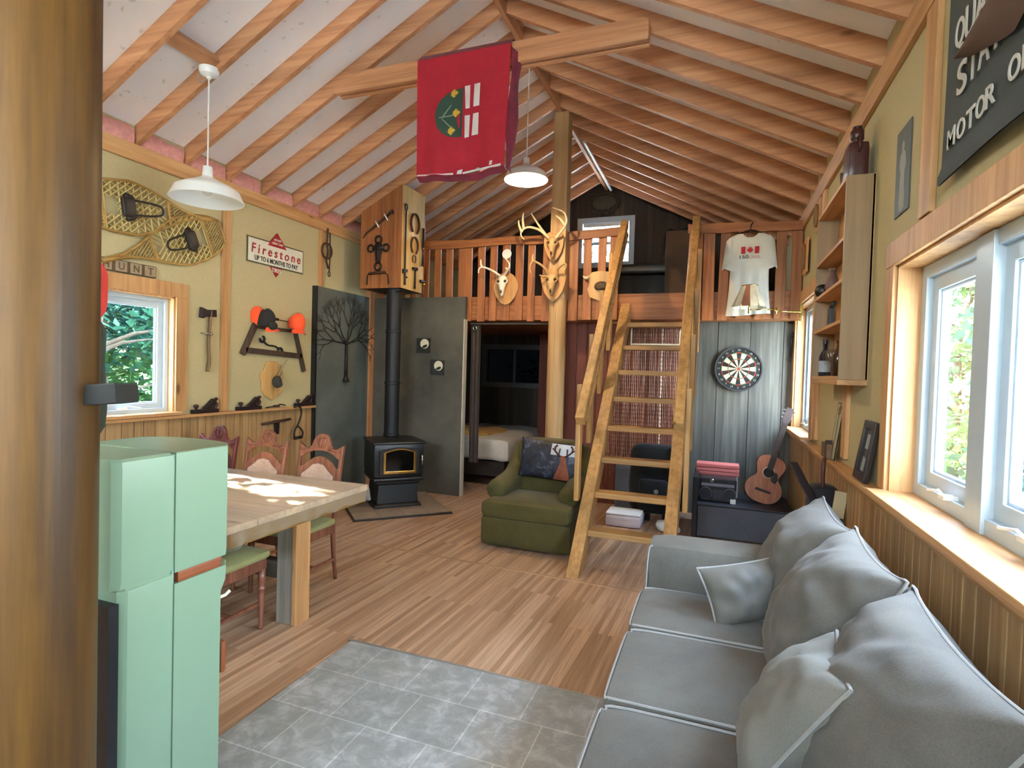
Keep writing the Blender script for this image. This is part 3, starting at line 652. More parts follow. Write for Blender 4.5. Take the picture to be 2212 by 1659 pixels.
# ================================================================== STOVE CORNER
t = thing('hearth_pad', 'square tiled hearth pad with dark edge under the black stove', 'hearth', (-3.42, 5.45, 0), 45)
mb = MB(); mb.box(-.53, .53, -.53, .53, 0, .018); mb.build('rim', plain('hearth_rim', '2A211B', .6), t)
mb = MB(); mb.box(-.52, .52, -.52, .52, .016, .026)
def hearth_mat():
    m, nt, b = nodes('hearth_tile'); b.inputs['Roughness'].default_value = .4; v = coords(nt)
    br = nt.nodes.new('ShaderNodeTexBrick'); br.offset = 0; br.inputs['Brick Width'].default_value = .26; br.inputs['Row Height'].default_value = .26; br.inputs['Mortar Size'].default_value = .003; br.inputs['Scale'].default_value = 1
    br.inputs['Color1'].default_value = lin('8D7D6C'); br.inputs['Color2'].default_value = lin('A39382'); br.inputs['Mortar'].default_value = lin('6C6054'); nt.links.new(v, br.inputs['Vector'])
    n = noise(nt, v, 8, 5); r = ramp(nt, [(.3, (.75, .75, .75, 1)), (.7, (1.1, 1.1, 1.1, 1))]); nt.links.new(n.outputs['Fac'], r.inputs['Fac'])
    mx = nt.nodes.new('ShaderNodeMix'); mx.data_type = 'RGBA'; mx.blend_type = 'MULTIPLY'; mx.inputs['Factor'].default_value = 1
    nt.links.new(br.outputs['Color'], mx.inputs['A']); nt.links.new(r.outputs['Color'], mx.inputs['B']); nt.links.new(mx.outputs['Result'], b.inputs['Base Color']); return m
mb.build('tiles', hearth_mat(), t)
STV = plain('stove_black', '141416', .35, .2, .15, 20)
t = thing('wood_stove', 'black freestanding stove with brass framed arched glass door', 'stove', (-3.49, 5.53, .027), 46)
mb = MB(); rings = [(.265, 0), (.265, .025), (.235, .04), (.22, .25), (.245, .265), (.245, .285)]
for (a, z), (b2, z2) in zip(rings[:-1], rings[1:]):
    mb.add([(x * q, y * q * 1.05, zz) for q, zz in ((a, z), (b2, z2)) for x, y in ((-1, -1), (1, -1), (1, 1), (-1, 1))], [(0, 1, 5, 4), (1, 2, 6, 5), (2, 3, 7, 6), (3, 0, 4, 7), (0, 3, 2, 1), (4, 5, 6, 7)])
mb.build('pedestal', STV, t, bevel=.006)
mb = MB(); mb.rbox(-.285, .285, -.30, .30, .285, .345, .025, 6); mb.build('ash_lip', STV, t, smooth=True)
mb = MB(); mb.rbox(-.285, .285, -.285, .32, .335, .715, .03, 6); mb.build('firebox', STV, t, smooth=True)
mb = MB(); mb.rbox(-.30, .30, -.315, .31, .705, .74, .016, 6); mb.build('top_plate', STV, t, smooth=True)
arch = lambda w, h, z0, rise, n=10: [(-w, z0), (w, z0), (w, z0 + h)] + [(w - 2 * w * k / n, z0 + h + rise * sin(pi * k / n)) for k in range(1, n)] + [(-w, z0 + h)]
mb = MB(); mb.prism(arch(.225, .27, .375, .03), -.305, -.28); dd = mb.build('stove_door', STV, t, bevel=.004)
mb = MB(); mb.frame(arch(.185, .24, .385, .04), arch(.155, .205, .415, .03), -.32, -.302); mb.build('brass_frame', BRASS, dd, bevel=.004)
mb = MB(); mb.prism(arch(.156, .206, .414, .03), -.309, -.304); mb.build('door_glass', plain('smoked_glass', '0B0B0A', .06), dd)
mb = MB(); mb.tube([(.24, -.30, .58), (.245, -.34, .58), (.245, -.345, .48)], .009, 8); mb.build('door_handle', STEEL, dd, smooth=True)
mb = MB(); mb.box(.10, .15, -.232, -.222, .06, .09); mb.build('badge', STEEL, t)
t = thing('stove_pipe', 'black stove pipe rising from the stove into the wooden box', 'pipe', (-3.655, 5.73, .768))
mb = MB(); mb.lathe([(.088, 0), (.088, 1.86)], n=28); mb.build('pipe', plain('matt_black_pipe', '1B1B1E', .5, .3), t, smooth=False, auto=40)
mb = MB()
for z in (.0, .62, 1.24, 1.75): mb.lathe([(.0885, z), (.096, z + .005), (.096, z + .03), (.0885, z + .035)], n=28, caps=False)
mb.build('collar', MC['matt_black_pipe'], t, auto=40)
# sheet metal shield on the side wall with the iron tree
t = thing('wall_shield', 'tall grey sheet metal heat shield standing against the yellow wall', 'shield', (XL, 5.64, 0), 90)
mb = MB(); mb.box(-.52, .5, -.055, -.05, .02, 2.5); mb.build('sheet', plain('grey_sheet_metal', '6B706A', .5, .35, .3, 1.8), t)
mb = MB(); mb.box(-.525, -.50, -.06, -.0, .02, 2.5); mb.build('edge_trim', BLACK, t)
t = thing('metal_tree', 'black iron tree silhouette hung on the grey heat shield', 'wall art', (XL + .06, 5.66, 1.42), 90)
mb = MB(); mb.tube([(0, -.012, 0), (0, -.012, .45)], [.022, .016], 8); mb.lathe([(.05, 0), (.03, .05), (.016, .10)], Mx.Translation(V((0, -.012, -.02))), 10); mb.build('trunk', IRON, t, smooth=True)
mb = MB(); rnd = random.Random(11)
def branch(x, z, a, L, r, d):
    pts = [(x, -.012 + rnd.uniform(-.004, .004), z)]
    for k in range(3):
        a2 = a + rnd.uniform(-.22, .22); x += sin(a2) * L / 3; z += cos(a2) * L / 3; pts.append((x, -.012 + rnd.uniform(-.004, .004), z))
    mb.tube(pts, [r, r * .9, r * .8, r * .65], 5)
    if d:
        for s in ((-.45, .05, .5) if d > 2 else (-.4, .4)): branch(x, z, a + s + rnd.uniform(-.15, .15), L * .72, r * .66, d - 1)
for a in (-1.5, -1.0, -.5, 0, .5, 1.0, 1.5): branch(0, .42 + .02 * abs(a), a, .24, .009, 3)
mb.build('branches', IRON, t)
def print_sq(label, x, z, rot):
    t = thing('art_print', label, 'picture', (x, 6.24, z)); s = .095; R = Mx.Rotation(rad(rot), 4, 'Y')
    mb = MB(); mb.box(-s, s, -.018, 0, -s, s, R); mb.build('panel', plain('dark_print', '1F211F', .5), t)
    mb = MB(); mb.prism(circ(.02, .022, .062, 28), -.0195, -.017, R); m = mb.build('moon', plain('moon_cream', 'D8D3B8', .7), t)
    mb = MB(); out = [(-.045, -.03), (-.02, -.022), (-.005, .0), (.02, .006), (.045, .02), (.075, .012), (.07, -.015), (.05, -.03), (.03, -.042), (0, -.044)]
    mb.prism([(x * .75 + .003, z * .75) for x, z in out], -.0205, -.019, R); mb.build('silhouette', MC['dark_print'], m)
print_sq('small dark square print with pale moon, the upper one on the stove wall', -3.525, 1.885, 0); print_sq('small dark square print with pale moon, the lower one on the stove wall', -3.32, 1.61, 2)
# wooden chimney box under the roof
CX0, CX1, CY0, CY1, CZ = -4.06, -3.49, 5.60, 6.12, 2.53
t = thing('chimney_box', 'wooden box boxing in the stove pipe under the sloping roof', 'box', (-3.775, 5.86, CZ))
def ctop(x): return roof_z(x) + .01
mb = MB()
for k in range(4):
    w = (CX1 - CX0) / 4; a, b = CX0 + k * w + .001, CX0 + (k + 1) * w - .001; mb.prism([(a, CZ), (b, CZ), (b, ctop(b)), (a, ctop(a))], CY0 - .0, CY0 + .02)
mb.build('front_panel', cedar(), t, w=True, bevel=.002)
mb = MB()
for k in range(3):
    w = (CY1 - CY0) / 3; mb.box(CX1 - .02, CX1, CY0 + k * w + .001, CY0 + (k + 1) * w - .001, CZ, ctop(CX1))
mb.build('side_panel', wood('box_side', [(.25, 'A8823F'), (.5, 'C6A158'), (.75, 'D4B36C')], 'Z'), t, w=True, bevel=.002)
mb = MB(); mb.box(CX0, CX0 + .02, CY0 + .021, CY1, CZ, ctop(CX0)); mb.box(CX0, CX1, CY1, CY1 + .02, CZ, ctop(CX0)); mb.build('back_panel', cedar(), t, w=True)
mb = MB(); mb.box(CX0 + .02, CX1 - .02, CY0 + .02, CY1, CZ + .01, CZ + .03); mb.build('bottom_panel', BLACK, t, w=True)
YC = CY0
t = thing('scabbard', 'dark knife sheath tied slantwise high on the chimney box', 'sheath', (-3.80, YC, 3.29)); R = Mx.Rotation(rad(-33), 4, 'Y')
mb = MB(); P = [R @ V(p) for p in ((-.27, -.02, -.02), (-.2, -.022, .0), (-.05, -.022, .0), (.14, -.022, 0))]; mb.tube(P, [.006, .013, .018, .02], 8, flat=.6); mb.build('sheath', RUST, t, smooth=True)
mb = MB(); mb.tube([R @ V((.14, -.022, 0)), R @ V((.2, -.022, .01)), R @ V((.23, -.022, .0))], [.014, .018, .026], 8); mb.build('hilt', plain('dark_horn', '2E211B', .4), t, smooth=True)
for xx in (-.02, .12):
    mb = MB(); mb.tube([R @ V((xx, -.02, .045)), R @ V((xx + .01, -.046, 0)), R @ V((xx, -.02, -.045))], .008, 6); mb.build('tie', WHITE, t)
t = thing('iron_cross', 'dark iron cross shaped ornament on the front of the chimney box', 'ornament', (-3.80, YC, 3.0))
mb = MB(); mb.prism([(-.035, .06), (.035, .06), (.05, .02), (.045, -.03), (.03, -.16), (-.03, -.16), (-.045, -.03), (-.05, .02)], -.03, -.004); mb.build('center', IRON, t, bevel=.008)
for (x, z, r) in ((0, .10, .042), (-.105, .0, .04), (.105, .0, .04), (0, -.215, .045)):
    mb = MB(); mb.tube([(x + r * cos(a), -.018, z + r * sin(a)) for a in [2 * pi * k / 16 for k in range(16)]], .012, 7, closed=True); mb.build('ring', IRON, t, smooth=True)
mb = MB(); mb.tube([(-.07, -.018, 0), (.07, -.018, 0)], .02, 8); mb.tube([(0, -.018, .07), (0, -.018, -.17)], .02, 8); mb.build('arms', IRON, t, smooth=True)
t = thing('bail_pull', 'dark iron bail handle low on the front of the chimney box', 'handle', (-3.80, YC, 2.70))
mb = MB(); mb.tube([(-.11, -.03, 0), (0, -.034, .006), (.11, -.03, .012)], .016, 8); mb.build('grip', RUST, t, smooth=True)
for sx in (-1, 1):
    mb = MB(); mb.tube([(sx * .115, -.03, .0), (sx * .14, -.02, -.02), (sx * .15, -.012, -.13)], .008, 6); mb.build('hook', IRON, t, smooth=True)
# tools on the side of the box (facing the room)
def side(y, z): return (CX1, y, z)
t = thing('branding_iron', 'long branding iron with ring top on the side of the chimney box', 'iron tool', side(5.66, 3.05), 90)
mb = MB(); mb.tube([(0, -.014, .40), (0, -.014, -.38)], .009, 7); mb.tube([(.025 * sin(a), -.014, .43 - .035 * cos(a)) for a in [2 * pi * k / 14 for k in range(14)]], .008, 6, closed=True); mb.box(-.0, .05, -.022, -.006, -.395, -.375); mb.build('rod', IRON, t, smooth=True)
def horseshoe(label, y, z, s):
    t = thing('horseshoe', label, 'horseshoe', side(y, z), 90, 'horseshoes nailed on the chimney box')
    mb = MB(); P = [(s * .075 * sin(a) * (1 if abs(a) < 2 else .92), -.012, s * .10 * cos(a)) for a in [-2.5 + 5 * k / 22 for k in range(23)]]; mb.tube(P, [s * (.013 + .003 * sin(pi * k / 22)) for k in range(23)], 7, flat=.5); mb.build('shoe', RUST, t, smooth=True)
horseshoe('rusty horseshoe, the big one at the top of the chimney box side', 5.87, 3.33, 1.25); horseshoe('rusty horseshoe, the middle one on the chimney box side', 5.87, 3.07, 1.05); horseshoe('tiny horseshoe under two bigger ones on the chimney box side', 5.87, 2.91, .5)
def hammer(name, label, y, z, L, head, hm):
    t = thing(name, label, 'tool', side(y, z), 90)
    mb = MB(); mb.tube([(0, -.016, 0), (0.004, -.016, -L * .5), (0, -.016, -L)], [.009, .011, .013], 8); mb.build('tool_handle', hm, t, smooth=True)
    mb = MB(); mb.prism(head, -.03, -.004); mb.build('head', IRON, t, bevel=.003); return t
hammer('hatchet', 'small old hatchet low on the chimney box side', 5.66, 2.74, .17, [(-.045, .01), (.03, .02), (.05, -.0), (.03, -.02), (-.045, -.04)], RUST)
hammer('claw_hammer', 'old claw hammer beside the hatchet on the chimney box side', 5.89, 2.80, .24, [(-.06, .01), (.05, .02), (.05, -.015), (0, -.02), (-.06, -.02)], IRON)
t = thing('tongs', 'dark iron tongs at the back edge of the chimney box side', 'tongs', side(6.06, 3.0), 90)
mb = MB()
for sx in (-1, 1): mb.tube([(sx * .012, -.02, .33), (sx * .016, -.02, .1), (-sx * .004, -.02, 0), (-sx * .02, -.02, -.14)], .009, 6)
mb.build('jaws', IRON, t, smooth=True); mb = MB(); mb.ball((0, -.022, .08), .016, 10, 8); mb.build('rivet', BRASS, t, smooth=True)
t = thing('brass_latch', 'brass latch with hanging strap on the chimney box edge', 'latch', side(6.07, 2.66), 90)
mb = MB(); mb.box(-.05, .045, -.03, -.002, .0, .03); mb.build('bar', IRON, t, bevel=.003); mb = MB(); mb.ball((.02, -.03, -.02), .02, 10, 8); mb.build('knob', BRASS, t, smooth=True)
mb = MB(); mb.tube([(0, -.02, -.02), (.005, -.02, -.1), (-.006, -.02, -.18)], .009, 6); mb.build('strap', RUST, t)
# ================================================================== LEFT WALL
LX = XL + .001
SW = wood('snowshoe_wood', [(.25, '7B5A22'), (.5, 'A07C38'), (.75, 'B99750')], 'X', 30, .4, False); RAW = plain('rawhide', 'BCA869', .6, 0, .2, 30); RAWD = plain('rawhide_dense', 'A58E52', .7, 0, .2, 40); LEA = plain('black_leather', '211A17', .5)
def hw(s): return .195 * max(0, 1 - ((s - .30) / .34) ** 2) ** .5 if s < .30 else .195 * max(0, .5 + .5 * cos(pi * min(1, (s - .30) / .58))) ** .9 + .010
def snowshoe(label, y, z, ang, L=1.16):
    t = thing('snowshoe', label, 'snowshoe', (LX, y, z), 90, 'pair of snowshoes on the wall'); R = Mx.Rotation(rad(-ang), 4, 'Y')
    # s runs from the head (0) to the tail (1); the head points to local +x
    X = lambda s: L * (.42 - s); Q = lambda s, v, y=-.03: R @ V((X(s), y, v))
    ss = [0] + [.30 * (1 - cos(pi / 2 * k / 10)) for k in range(1, 11)] + [.30 + .70 * k / 16 for k in range(1, 17)]
    up = [Q(s, hw(s) if 0 < s else 0) for s in ss]; dn = [Q(s, -hw(s)) for s in ss[1:]]
    mb = MB(); mb.tube(smooth_pts([up[i] for i in range(len(up) - 1, 0, -1)] + [up[0]] + dn, 2), .011, 8); mb.tube([Q(.88, 0), Q(1.0, 0)], .018, 8); mb.build('frame', SW, t, smooth=True)
    for s in (.155, .62): mb = MB(); mb.bar(Q(s, -hw(s)), Q(s, hw(s)), .02, .014, (0, 1, 0)); mb.build('crossbar', SW, t)
    def lace(s0, s1, step, r, mat, name, skew=.75, hole=None, hz=.03):
        mb = MB(); k = -1.6
        while k < 1.6:
            for sg in (-1, 1):
                seg = []
                for i in range(60):
                    s = s0 + (s1 - s0) * i / 59; v = sg * ((s - s0) * L * skew + k * .5 * .4)
                    ok = abs(v) < hw(s) - .004 and not (hole and hole[0] < s < hole[1] and abs(v) < hole[2])
                    if ok: seg.append(Q(s, v, -.03 + .004 * sg))
                    if (not ok or i == 59) and seg:
                        if len(seg) > 1: mb.tube([seg[0], seg[-1]], r, 4)
                        seg = []
            k += step
        for i in range(int((s1 - s0) * L / hz)):
            s = s0 + i * hz / L
            if hole and hole[0] < s < hole[1]:
                for sg in (-1, 1): mb.tube([Q(s, sg * hole[2]), Q(s, sg * hw(s))], r, 4)
            else: mb.tube([Q(s, -hw(s) + .004), Q(s, hw(s) - .004)], r, 4)
        return mb.build(name, mat, t)
    lace(.02, .15, .13, .0036, RAWD, 'toe_lacing', .75, None, .035); lace(.17, .60, .22, .006, RAW, 'foot_lacing', .75, (.17, .25, .06), .06); lace(.63, .86, .14, .0036, RAWD, 'tail_lacing', .75, None, .04)
    mb = MB(); mb.rbox(X(.36), X(.27), -.075, -.035, -.075, .075, .02, 6, M=R); mb.tube([Q(.35, .06, -.06), Q(.33, .08, -.05), Q(.30, .09, -.045)], .02, 6); mb.tube([Q(.35, -.06, -.06), Q(.33, -.08, -.05), Q(.30, -.09, -.045)], .02, 6); bd = mb.build('binding', LEA, t, smooth=True)
    mb = MB(); mb.tube(smooth_pts([Q(.34, .055, -.06), Q(.45, .05, -.075), Q(.53, .03, -.08), Q(.535, -.03, -.08), Q(.45, -.05, -.075), Q(.34, -.055, -.06)], 4), .009, 6); mb.build('heel_strap', LEA, bd, smooth=True)
snowshoe('woven snowshoe hung lower with its tail pointing at the log post', 3.415, 2.60, 24)
snowshoe('woven snowshoe hung higher with its tail behind the pendant lamp', 3.10, 2.79, 188)
t = thing('block_sign', 'brown plank sign of four letter blocks above the window', 'sign', (LX, 3.0, 2.315), 90)
BRN = plain('sign_brown', '5B4630', .7, 0, .2, 20); TAN = plain('block_tan', '96856A', .7)
mb = MB(); mb.box(-.24, .232, -.022, 0, -.047, .047); mb.build('plank', BRN, t, bevel=.004)
for k, c in enumerate('HUNT'):
    x = -.17 + k * .116; mb = MB(); mb.box(x - .044, x + .044, -.03, -.02, -.04, .04); mb.build('block', TAN, t, bevel=.002); text(c, BRN, t, x, -.031, 0, .045, .055, 'letter')
# tyre sign
t = thing('tire_sign', 'white rectangular tire sign with a red diamond behind it', 'sign', (LX, 4.555, 2.722), 90)
RED = plain('sign_red', 'A01E2A', .5); SGW = plain('sign_white', 'DCDCCB', .5, 0, .06, 12); SGB = plain('sign_border', '57563F', .6); SGK = plain('sign_black', '3C3B36', .6)
mb = MB(); mb.prism([(0, .232), (.2, .01), (0, -.222), (-.2, .01)], -.008, 0); mb.build('diamond', RED, t)
mb = MB(); mb.box(-.39, .39, -.012, -.004, -.125, .128); mb.build('border', SGB, t); 
mb = MB(); mb.box(-.377, .377, -.015, -.011, -.112, .115); mb.build('panel', SGW, t)
mb = MB(); mb.prism([(0, .232), (.105, .115), (.13, .085), (-.13, .085), (-.105, .115)], -.0175, -.0145); mb.build('diamond_tip', RED, t)
text('Firestone', RED, t, 0, -.0185, .02, .68, .092, shear=.1, spacing=1.5); text('UP TO 6 MONTHS TO PAY', SGK, t, 0, -.0185, -.072, .60, .05)
text('USE YOUR', SGW, t, 0, -.019, .158, .10, .022); text('CREDIT CARD', SGW, t, 0, -.019, .12, .15, .022); text('TIRES', SGW, t, 0, -.0095, -.155, .13, .042)
# axe
t = thing('axe', 'old single bit axe hung on the wall beside the window', 'axe', (LX, 3.725, 1.80), 90)
mb = MB(); mb.tube(smooth_pts([(.022, -.03, .26), (.012, -.03, .10), (.002, -.03, -.05), (.014, -.03, -.18), (-.002, -.03, -.29)], 5), [.019] * 15 + [.02, .021, .022, .02, .018, .018], 10, flat=.6); mb.build('axe_handle', wood('axe_handle', [(.25, '5D4326'), (.6, '7D5F3A'), (.8, '8C6E48')], 'Z', 30, .5, False), t, smooth=True)
mb = MB(); mb.prism([(-.082, .285), (-.02, .265), (.075, .275), (.08, .21), (-.02, .205), (-.06, .185), (-.09, .19)], -.045, -.015); mb.build('axe_head', plain('axe_iron', '33282B', .5, .4), t, bevel=.005)
mb = MB(); mb.tube([(-.05, 0, .055), (-.045, -.05, .05), (.0, -.052, .05), (.02, -.05, .05)], .006, 6); mb.ball((.012, -.055, .05), .014, 8, 6); mb.build('hanging_hook', STEEL, t, smooth=True)
# bucksaw frame with caps
SAWW = wood('saw_frame', [(.25, '2A2018'), (.5, '443429'), (.75, '55443A')], 'Z', 30, .6, False)
t = thing('bucksaw_frame', 'old dark wooden bucksaw frame used as a cap rack', 'saw', (LX, 4.55, 1.80), 90)
for nm, a, b, w in (('frame_post', (-.20, -.02, .33), (-.43, -.02, -.12), .06), ('frame_post', (.24, -.02, .28), (.43, -.02, -.28), .045)):
    mb = MB(); mb.bar(a, b, .03, w, (1, 0, 0)); mb.build(nm, SAWW, t, bevel=.004)
mb = MB(); mb.bar((-.40, -.02, -.075), (.38, -.02, -.11), .03, .055); mb.build('lower_bar', SAWW, t, bevel=.004)
mb = MB(); mb.bar((-.29, -.02, .165), (.30, -.02, .155), .025, .035); mb.build('middle_bar', SAWW, t, bevel=.004)
mb = MB(); mb.tube([(-.19, -.02, .27), (.22, -.02, .25)], .005, 6); mb.tube([(-.03, -.02, .263), (.03, -.02, .262)], .014, 8); mb.build('tension_wire', IRON, t)
def cap(label, y, z, col1, col2, rz, roll):
    t = thing('hunting_cap', label, 'cap', (LX + .05, y, z), 90, None); R = Mx.Rotation(rad(roll), 4, 'Y') @ Mx.Rotation(rad(rz), 4, 'Z') @ Mx.Rotation(rad(12), 4, 'X')
    mb = MB(); mb.ball((0, -.02, 0), (.085, .105, .115), 20, 12, fn=lambda p: V((p.x, p.y, max(p.z, -.045) + (.02 if p.z > 0 and p.y < -.03 else 0))), M=R); mb.build('crown', col1, t, smooth=True)
    mb = MB(); mb.grid(10, 6, lambda u, v: R @ V((.075 * (2 * u - 1), -.09 - .095 * v * (1 - (2 * u - 1) ** 2) ** .5, -.035 - .03 * v - .02 * (2 * u - 1) ** 2)))
    mb.grid(10, 6, lambda u, v: R @ V((.075 * (2 * u - 1), -.09 - .095 * v * (1 - (2 * u - 1) ** 2) ** .5, -.041 - .03 * v - .02 * (2 * u - 1) ** 2))); mb.build('visor', col2, t, smooth=True)
    mb = MB(); mb.ball(R @ V((0, -.02, .113)), .009, 8, 6); mb.build('button', col2, t, smooth=True); return t
ORG = fabric('blaze_orange', 'FF4A1E', 'FF6A3A', 90); BLK = fabric('cap_black', '1E1C1A', '2E2B28', 90)
c = cap('black hunting cap with orange edges hung on the saw frame', 4.345, 2.03, BLK, ORG, 8, -8)
mb = MB(); mb.ball((-.045, .03, .04), (.075, .06, .10), 14, 10); mb.build('back_panel', ORG, c, smooth=True)
mb = MB(); mb.ball((.0, -.13, -.055), (.055, .03, .045), 14, 10); mb.build('visor_top', BLK, c, smooth=True)
cap('blaze orange hunting cap hung on the saw frame', 4.80, 2.03, ORG, ORG, -20, 4)
t = thing('wrench', 'crooked old double ended wrench inside the saw frame', 'wrench', (LX, 4.50, 1.80), 90)
mb = MB(); mb.tube(smooth_pts([(-.10, -.012, .02), (-.05, -.012, -.012), (.05, -.012, -.02), (.10, -.012, -.045)], 4), .014, 8, flat=.6)
for cx, cz, a0 in ((-.125, .045, 2.2), (.125, -.065, -1.0)): mb.tube([(cx + .03 * cos(a0 + .7 + k * .42), -.012, cz + .03 * sin(a0 + .7 + k * .42)) for k in range(12)], .012, 7)
mb.build('steel', IRON, t, smooth=True)
# plaque with deer foot
PLQ = wood('plaque_pine', [(.25, 'A77A3E'), (.5, 'C79D5E'), (.75, 'D6B075')], 'Z', 14, .4, False)
shield = mirror([(0, .205), (.06, .2), (.095, .165), (.11, .10), (.15, .09), (.155, .03), (.135, -.02), (.14, -.09), (.10, -.15), (.05, -.175), (0, -.205)])
t = thing('trophy_plaque', 'pale shield shaped plaque with a small dark mount on the yellow wall', 'plaque', (LX, 4.515, 1.42), 90)
mb = MB(); mb.prism(shield, -.022, 0); mb.build('shield', PLQ, t, bevel=.006)
mb = MB(); mb.ball((.03, -.055, -.01), (.05, .045, .065), 14, 10); mb.ball((.03, -.09, -.035), (.035, .02, .03), 12, 8); mb.build('mount', plain('dark_fur', '3E3B36', .9, 0, .3, 60, .5), t, smooth=True)
for sx, tip in ((.05, (.17, .22)), (.075, (.1, .09))):
    mb = MB(); mb.tube(smooth_pts([(sx, -.05, .04), (sx + .02, -.06, .10), (tip[0], -.05, tip[1])], 4), [.009 - .0007 * k for k in range(9)], 6); mb.build('antler', plain('antler_grey', '8F7D5E', .6), t, smooth=True)
# hand planes on the ledge
def plane(label, y, s, hi):
    t = thing('hand_plane', label, 'plane', (XL + .04, y, 1.136), 90, 'old hand planes on the window ledge')
    mb = MB(); mb.box(-.13 * s, .12 * s, -.03, .03, 0, .035); mb.build('sole', plain('plane_iron', '2E2223', .5, .4), t, bevel=.004)
    mb = MB(); mb.prism([(-.03 * s, .03), (.05 * s, .03), (.10 * s, hi), (.075 * s, hi + .012)], -.02, .02); mb.build('blade_frog', MC['plane_iron'], t, bevel=.003)
    mb = MB(); mb.tube(smooth_pts([(.095 * s, 0, .03), (.115 * s, 0, .07), (.095 * s, 0, hi - .01), (.12 * s, 0, hi + .01)], 3), .016, 8); mb.build('rear_grip', plain('dark_rosewood', '382123', .4), t, smooth=True)
    mb = MB(); mb.lathe([(.012, .03), (.01, .045), (.022, .06), (.02, .078), (0, .083)], Mx.Translation(V((-.095 * s, 0, 0))), 14); mb.build('front_knob', MC['dark_rosewood'], t, smooth=True)
plane('old hand plane on the ledge next to the window', 3.70, 1, .115); plane('old hand plane on the ledge in the middle of the three', 4.20, 1.12, .115); plane('old hand plane on the ledge up against the grey shield', 4.97, 1, .105)
t = thing('spokeshave', 'thin dark spokeshave lying on the ledge between two planes', 'tool', (XL + .045, 4.55, 1.14), 90)
mb = MB(); mb.tube(smooth_pts([(-.14, 0, .006), (-.08, 0, .010), (0, 0, .014), (.06, 0, .03), (.13, 0, .016)], 4), .007, 6); mb.build('handle_bar', IRON, t, smooth=True); mb = MB(); mb.box(-.03, .04, -.012, .012, .004, .026); mb.build('blade', RUST, t)
t = thing('hay_hook', 'black iron hay hook hanging from the wainscot ledge', 'hook', (XL + .08, 4.83, .86), 90)
mb = MB(); mb.tube(smooth_pts([(-.06, -.0, .27), (-.02, -.02, .29), (.02, -.02, .26), (.035, -.015, .19), (0, -.012, .10), (-.03, -.012, .05)], 4), .010, 7); mb.build('shank', IRON, t, smooth=True)
mb = MB(); mb.tube(smooth_pts([(-.03, -.012, .06), (-.065, -.012, .0), (-.05, -.012, -.06), (.05, -.012, -.06), (.065, -.012, .0), (.0, -.012, .06)], 3), .010, 7); mb.build('loop', IRON, t, smooth=True)
mb = MB(); mb.tube([(-.055, -.012, -.065), (.055, -.012, -.06)], .017, 8); mb.build('grip', IRON, t, smooth=True)
t = thing('scraper', 'dark T shaped drawbar tool hung on the wainscot behind the chairs', 'tool', (XL + .022, 4.56, .99), 90)
mb = MB(); mb.tube([(-.20, -.02, -.01), (0, -.02, .0), (.20, -.02, .014)], [.012, .017, .012], 8); mb.build('tool_handle', RUST, t, smooth=True); mb = MB(); mb.box(-.02, .03, -.03, -.01, -.13, 0); mb.build('tang', IRON, t)
t = thing('trap_ring', 'old rusty iron ring and bars hung on the corner stud', 'iron ring', (XL + .024, 5.30, 2.93), 90)
mb = MB(); mb.tube([(.085 * cos(a), -.02, .09 * sin(a)) for a in [2 * pi * k / 24 for k in range(24)]], .010, 7, closed=True); mb.build('ring', RUST, t, smooth=True)
mb = MB(); mb.tube([(0, -.025, .26), (-.01, -.025, .1), (.0, -.03, 0), (-.01, -.02, -.12), (.03, -.02, -.20)], .012, 7); mb.tube([(.045, -.02, .22), (.05, -.025, 0), (.045, -.02, -.24)], .008, 6); mb.build('bars', RUST, t, smooth=True)
mb = MB(); mb.tube([(.045 + .018 * cos(a), -.02, -.26 + .03 * sin(a)) for a in [2 * pi * k / 12 for k in range(12)]], .006, 6, closed=True); mb.build('link', IRON, t)
# ================================================================== LOFT EDGE
POSTM = wood('loft_post_wood', [(.25, '9A7446'), (.5, 'C09A66'), (.75, 'CDAE7C')], 'Z', 16, .55, True)
PX, PY = -1.765, 6.25
mb = log(MB(), 0, 0, .105, 0, 2.5, 8, 24, 24); mb.prism([(-.095, 2.45), (.095, 2.45), (.085, roof_z(X0) - .02), (-.085, roof_z(X0) - .02)], -.085, .085)
mb.box(-.012, .004, -.112, -.09, .4, 2.4)
single(mb, 'loft_post', POSTM, 'tall post carrying two antler mounts at the loft edge', 'post', (PX, PY, 0), auto=50)
def railing(label, x0, x1, xs, zt, zb=2.205, seed=1):
    t = thing('loft_railing', label, 'railing', ((x0 + x1) / 2, YL, zb)); rnd = random.Random(seed)
    mb = MB(); n = 12
    out = [(x0 + (x1 - x0) * k / n, zt(k / n) - .10 + rnd.uniform(-.006, .006)) for k in range(n + 1)] + [(x1 - (x1 - x0) * k / n, zt(1 - k / n) + rnd.uniform(-.008, .008)) for k in range(n + 1)]
    mb.prism(out, YL - .065, YL - .035); mb.build('top_rail', cedar('X'), t, w=True, bevel=.004)
    for k, (x, w) in enumerate(xs):
        mb = MB(); a = rnd.uniform(-.012, .012); b = rnd.uniform(-.006, .006); f = (x - x0) / (x1 - x0); z1 = zt(f) - .06; z0 = zb + rnd.uniform(-.012, .008)
        mb.prism([(x - w / 2 + b, z0), (x + w / 2 + b, z0), (x + w / 2 * .96 + a, z1), (x - w / 2 * .96 + a, z1)], YL - .035, YL - .008); mb.build('baluster', cedar(), t, w=True, bevel=.004)
    return t
px_sp = .163
xsl = [(-4.26 + k * .168, .085) for k in range(4)] + [(-3.585, .10), (-3.40, .09), (-3.23, .095), (-3.055, .085), (-2.97, .11), (-2.79, .095), (-2.625, .095), (-2.455, .10), (-2.285, .10), (-2.125, .09), (-1.94, .11), (-1.61, .12), (-1.44, .10), (-1.285, .095), (-1.13, .10)]
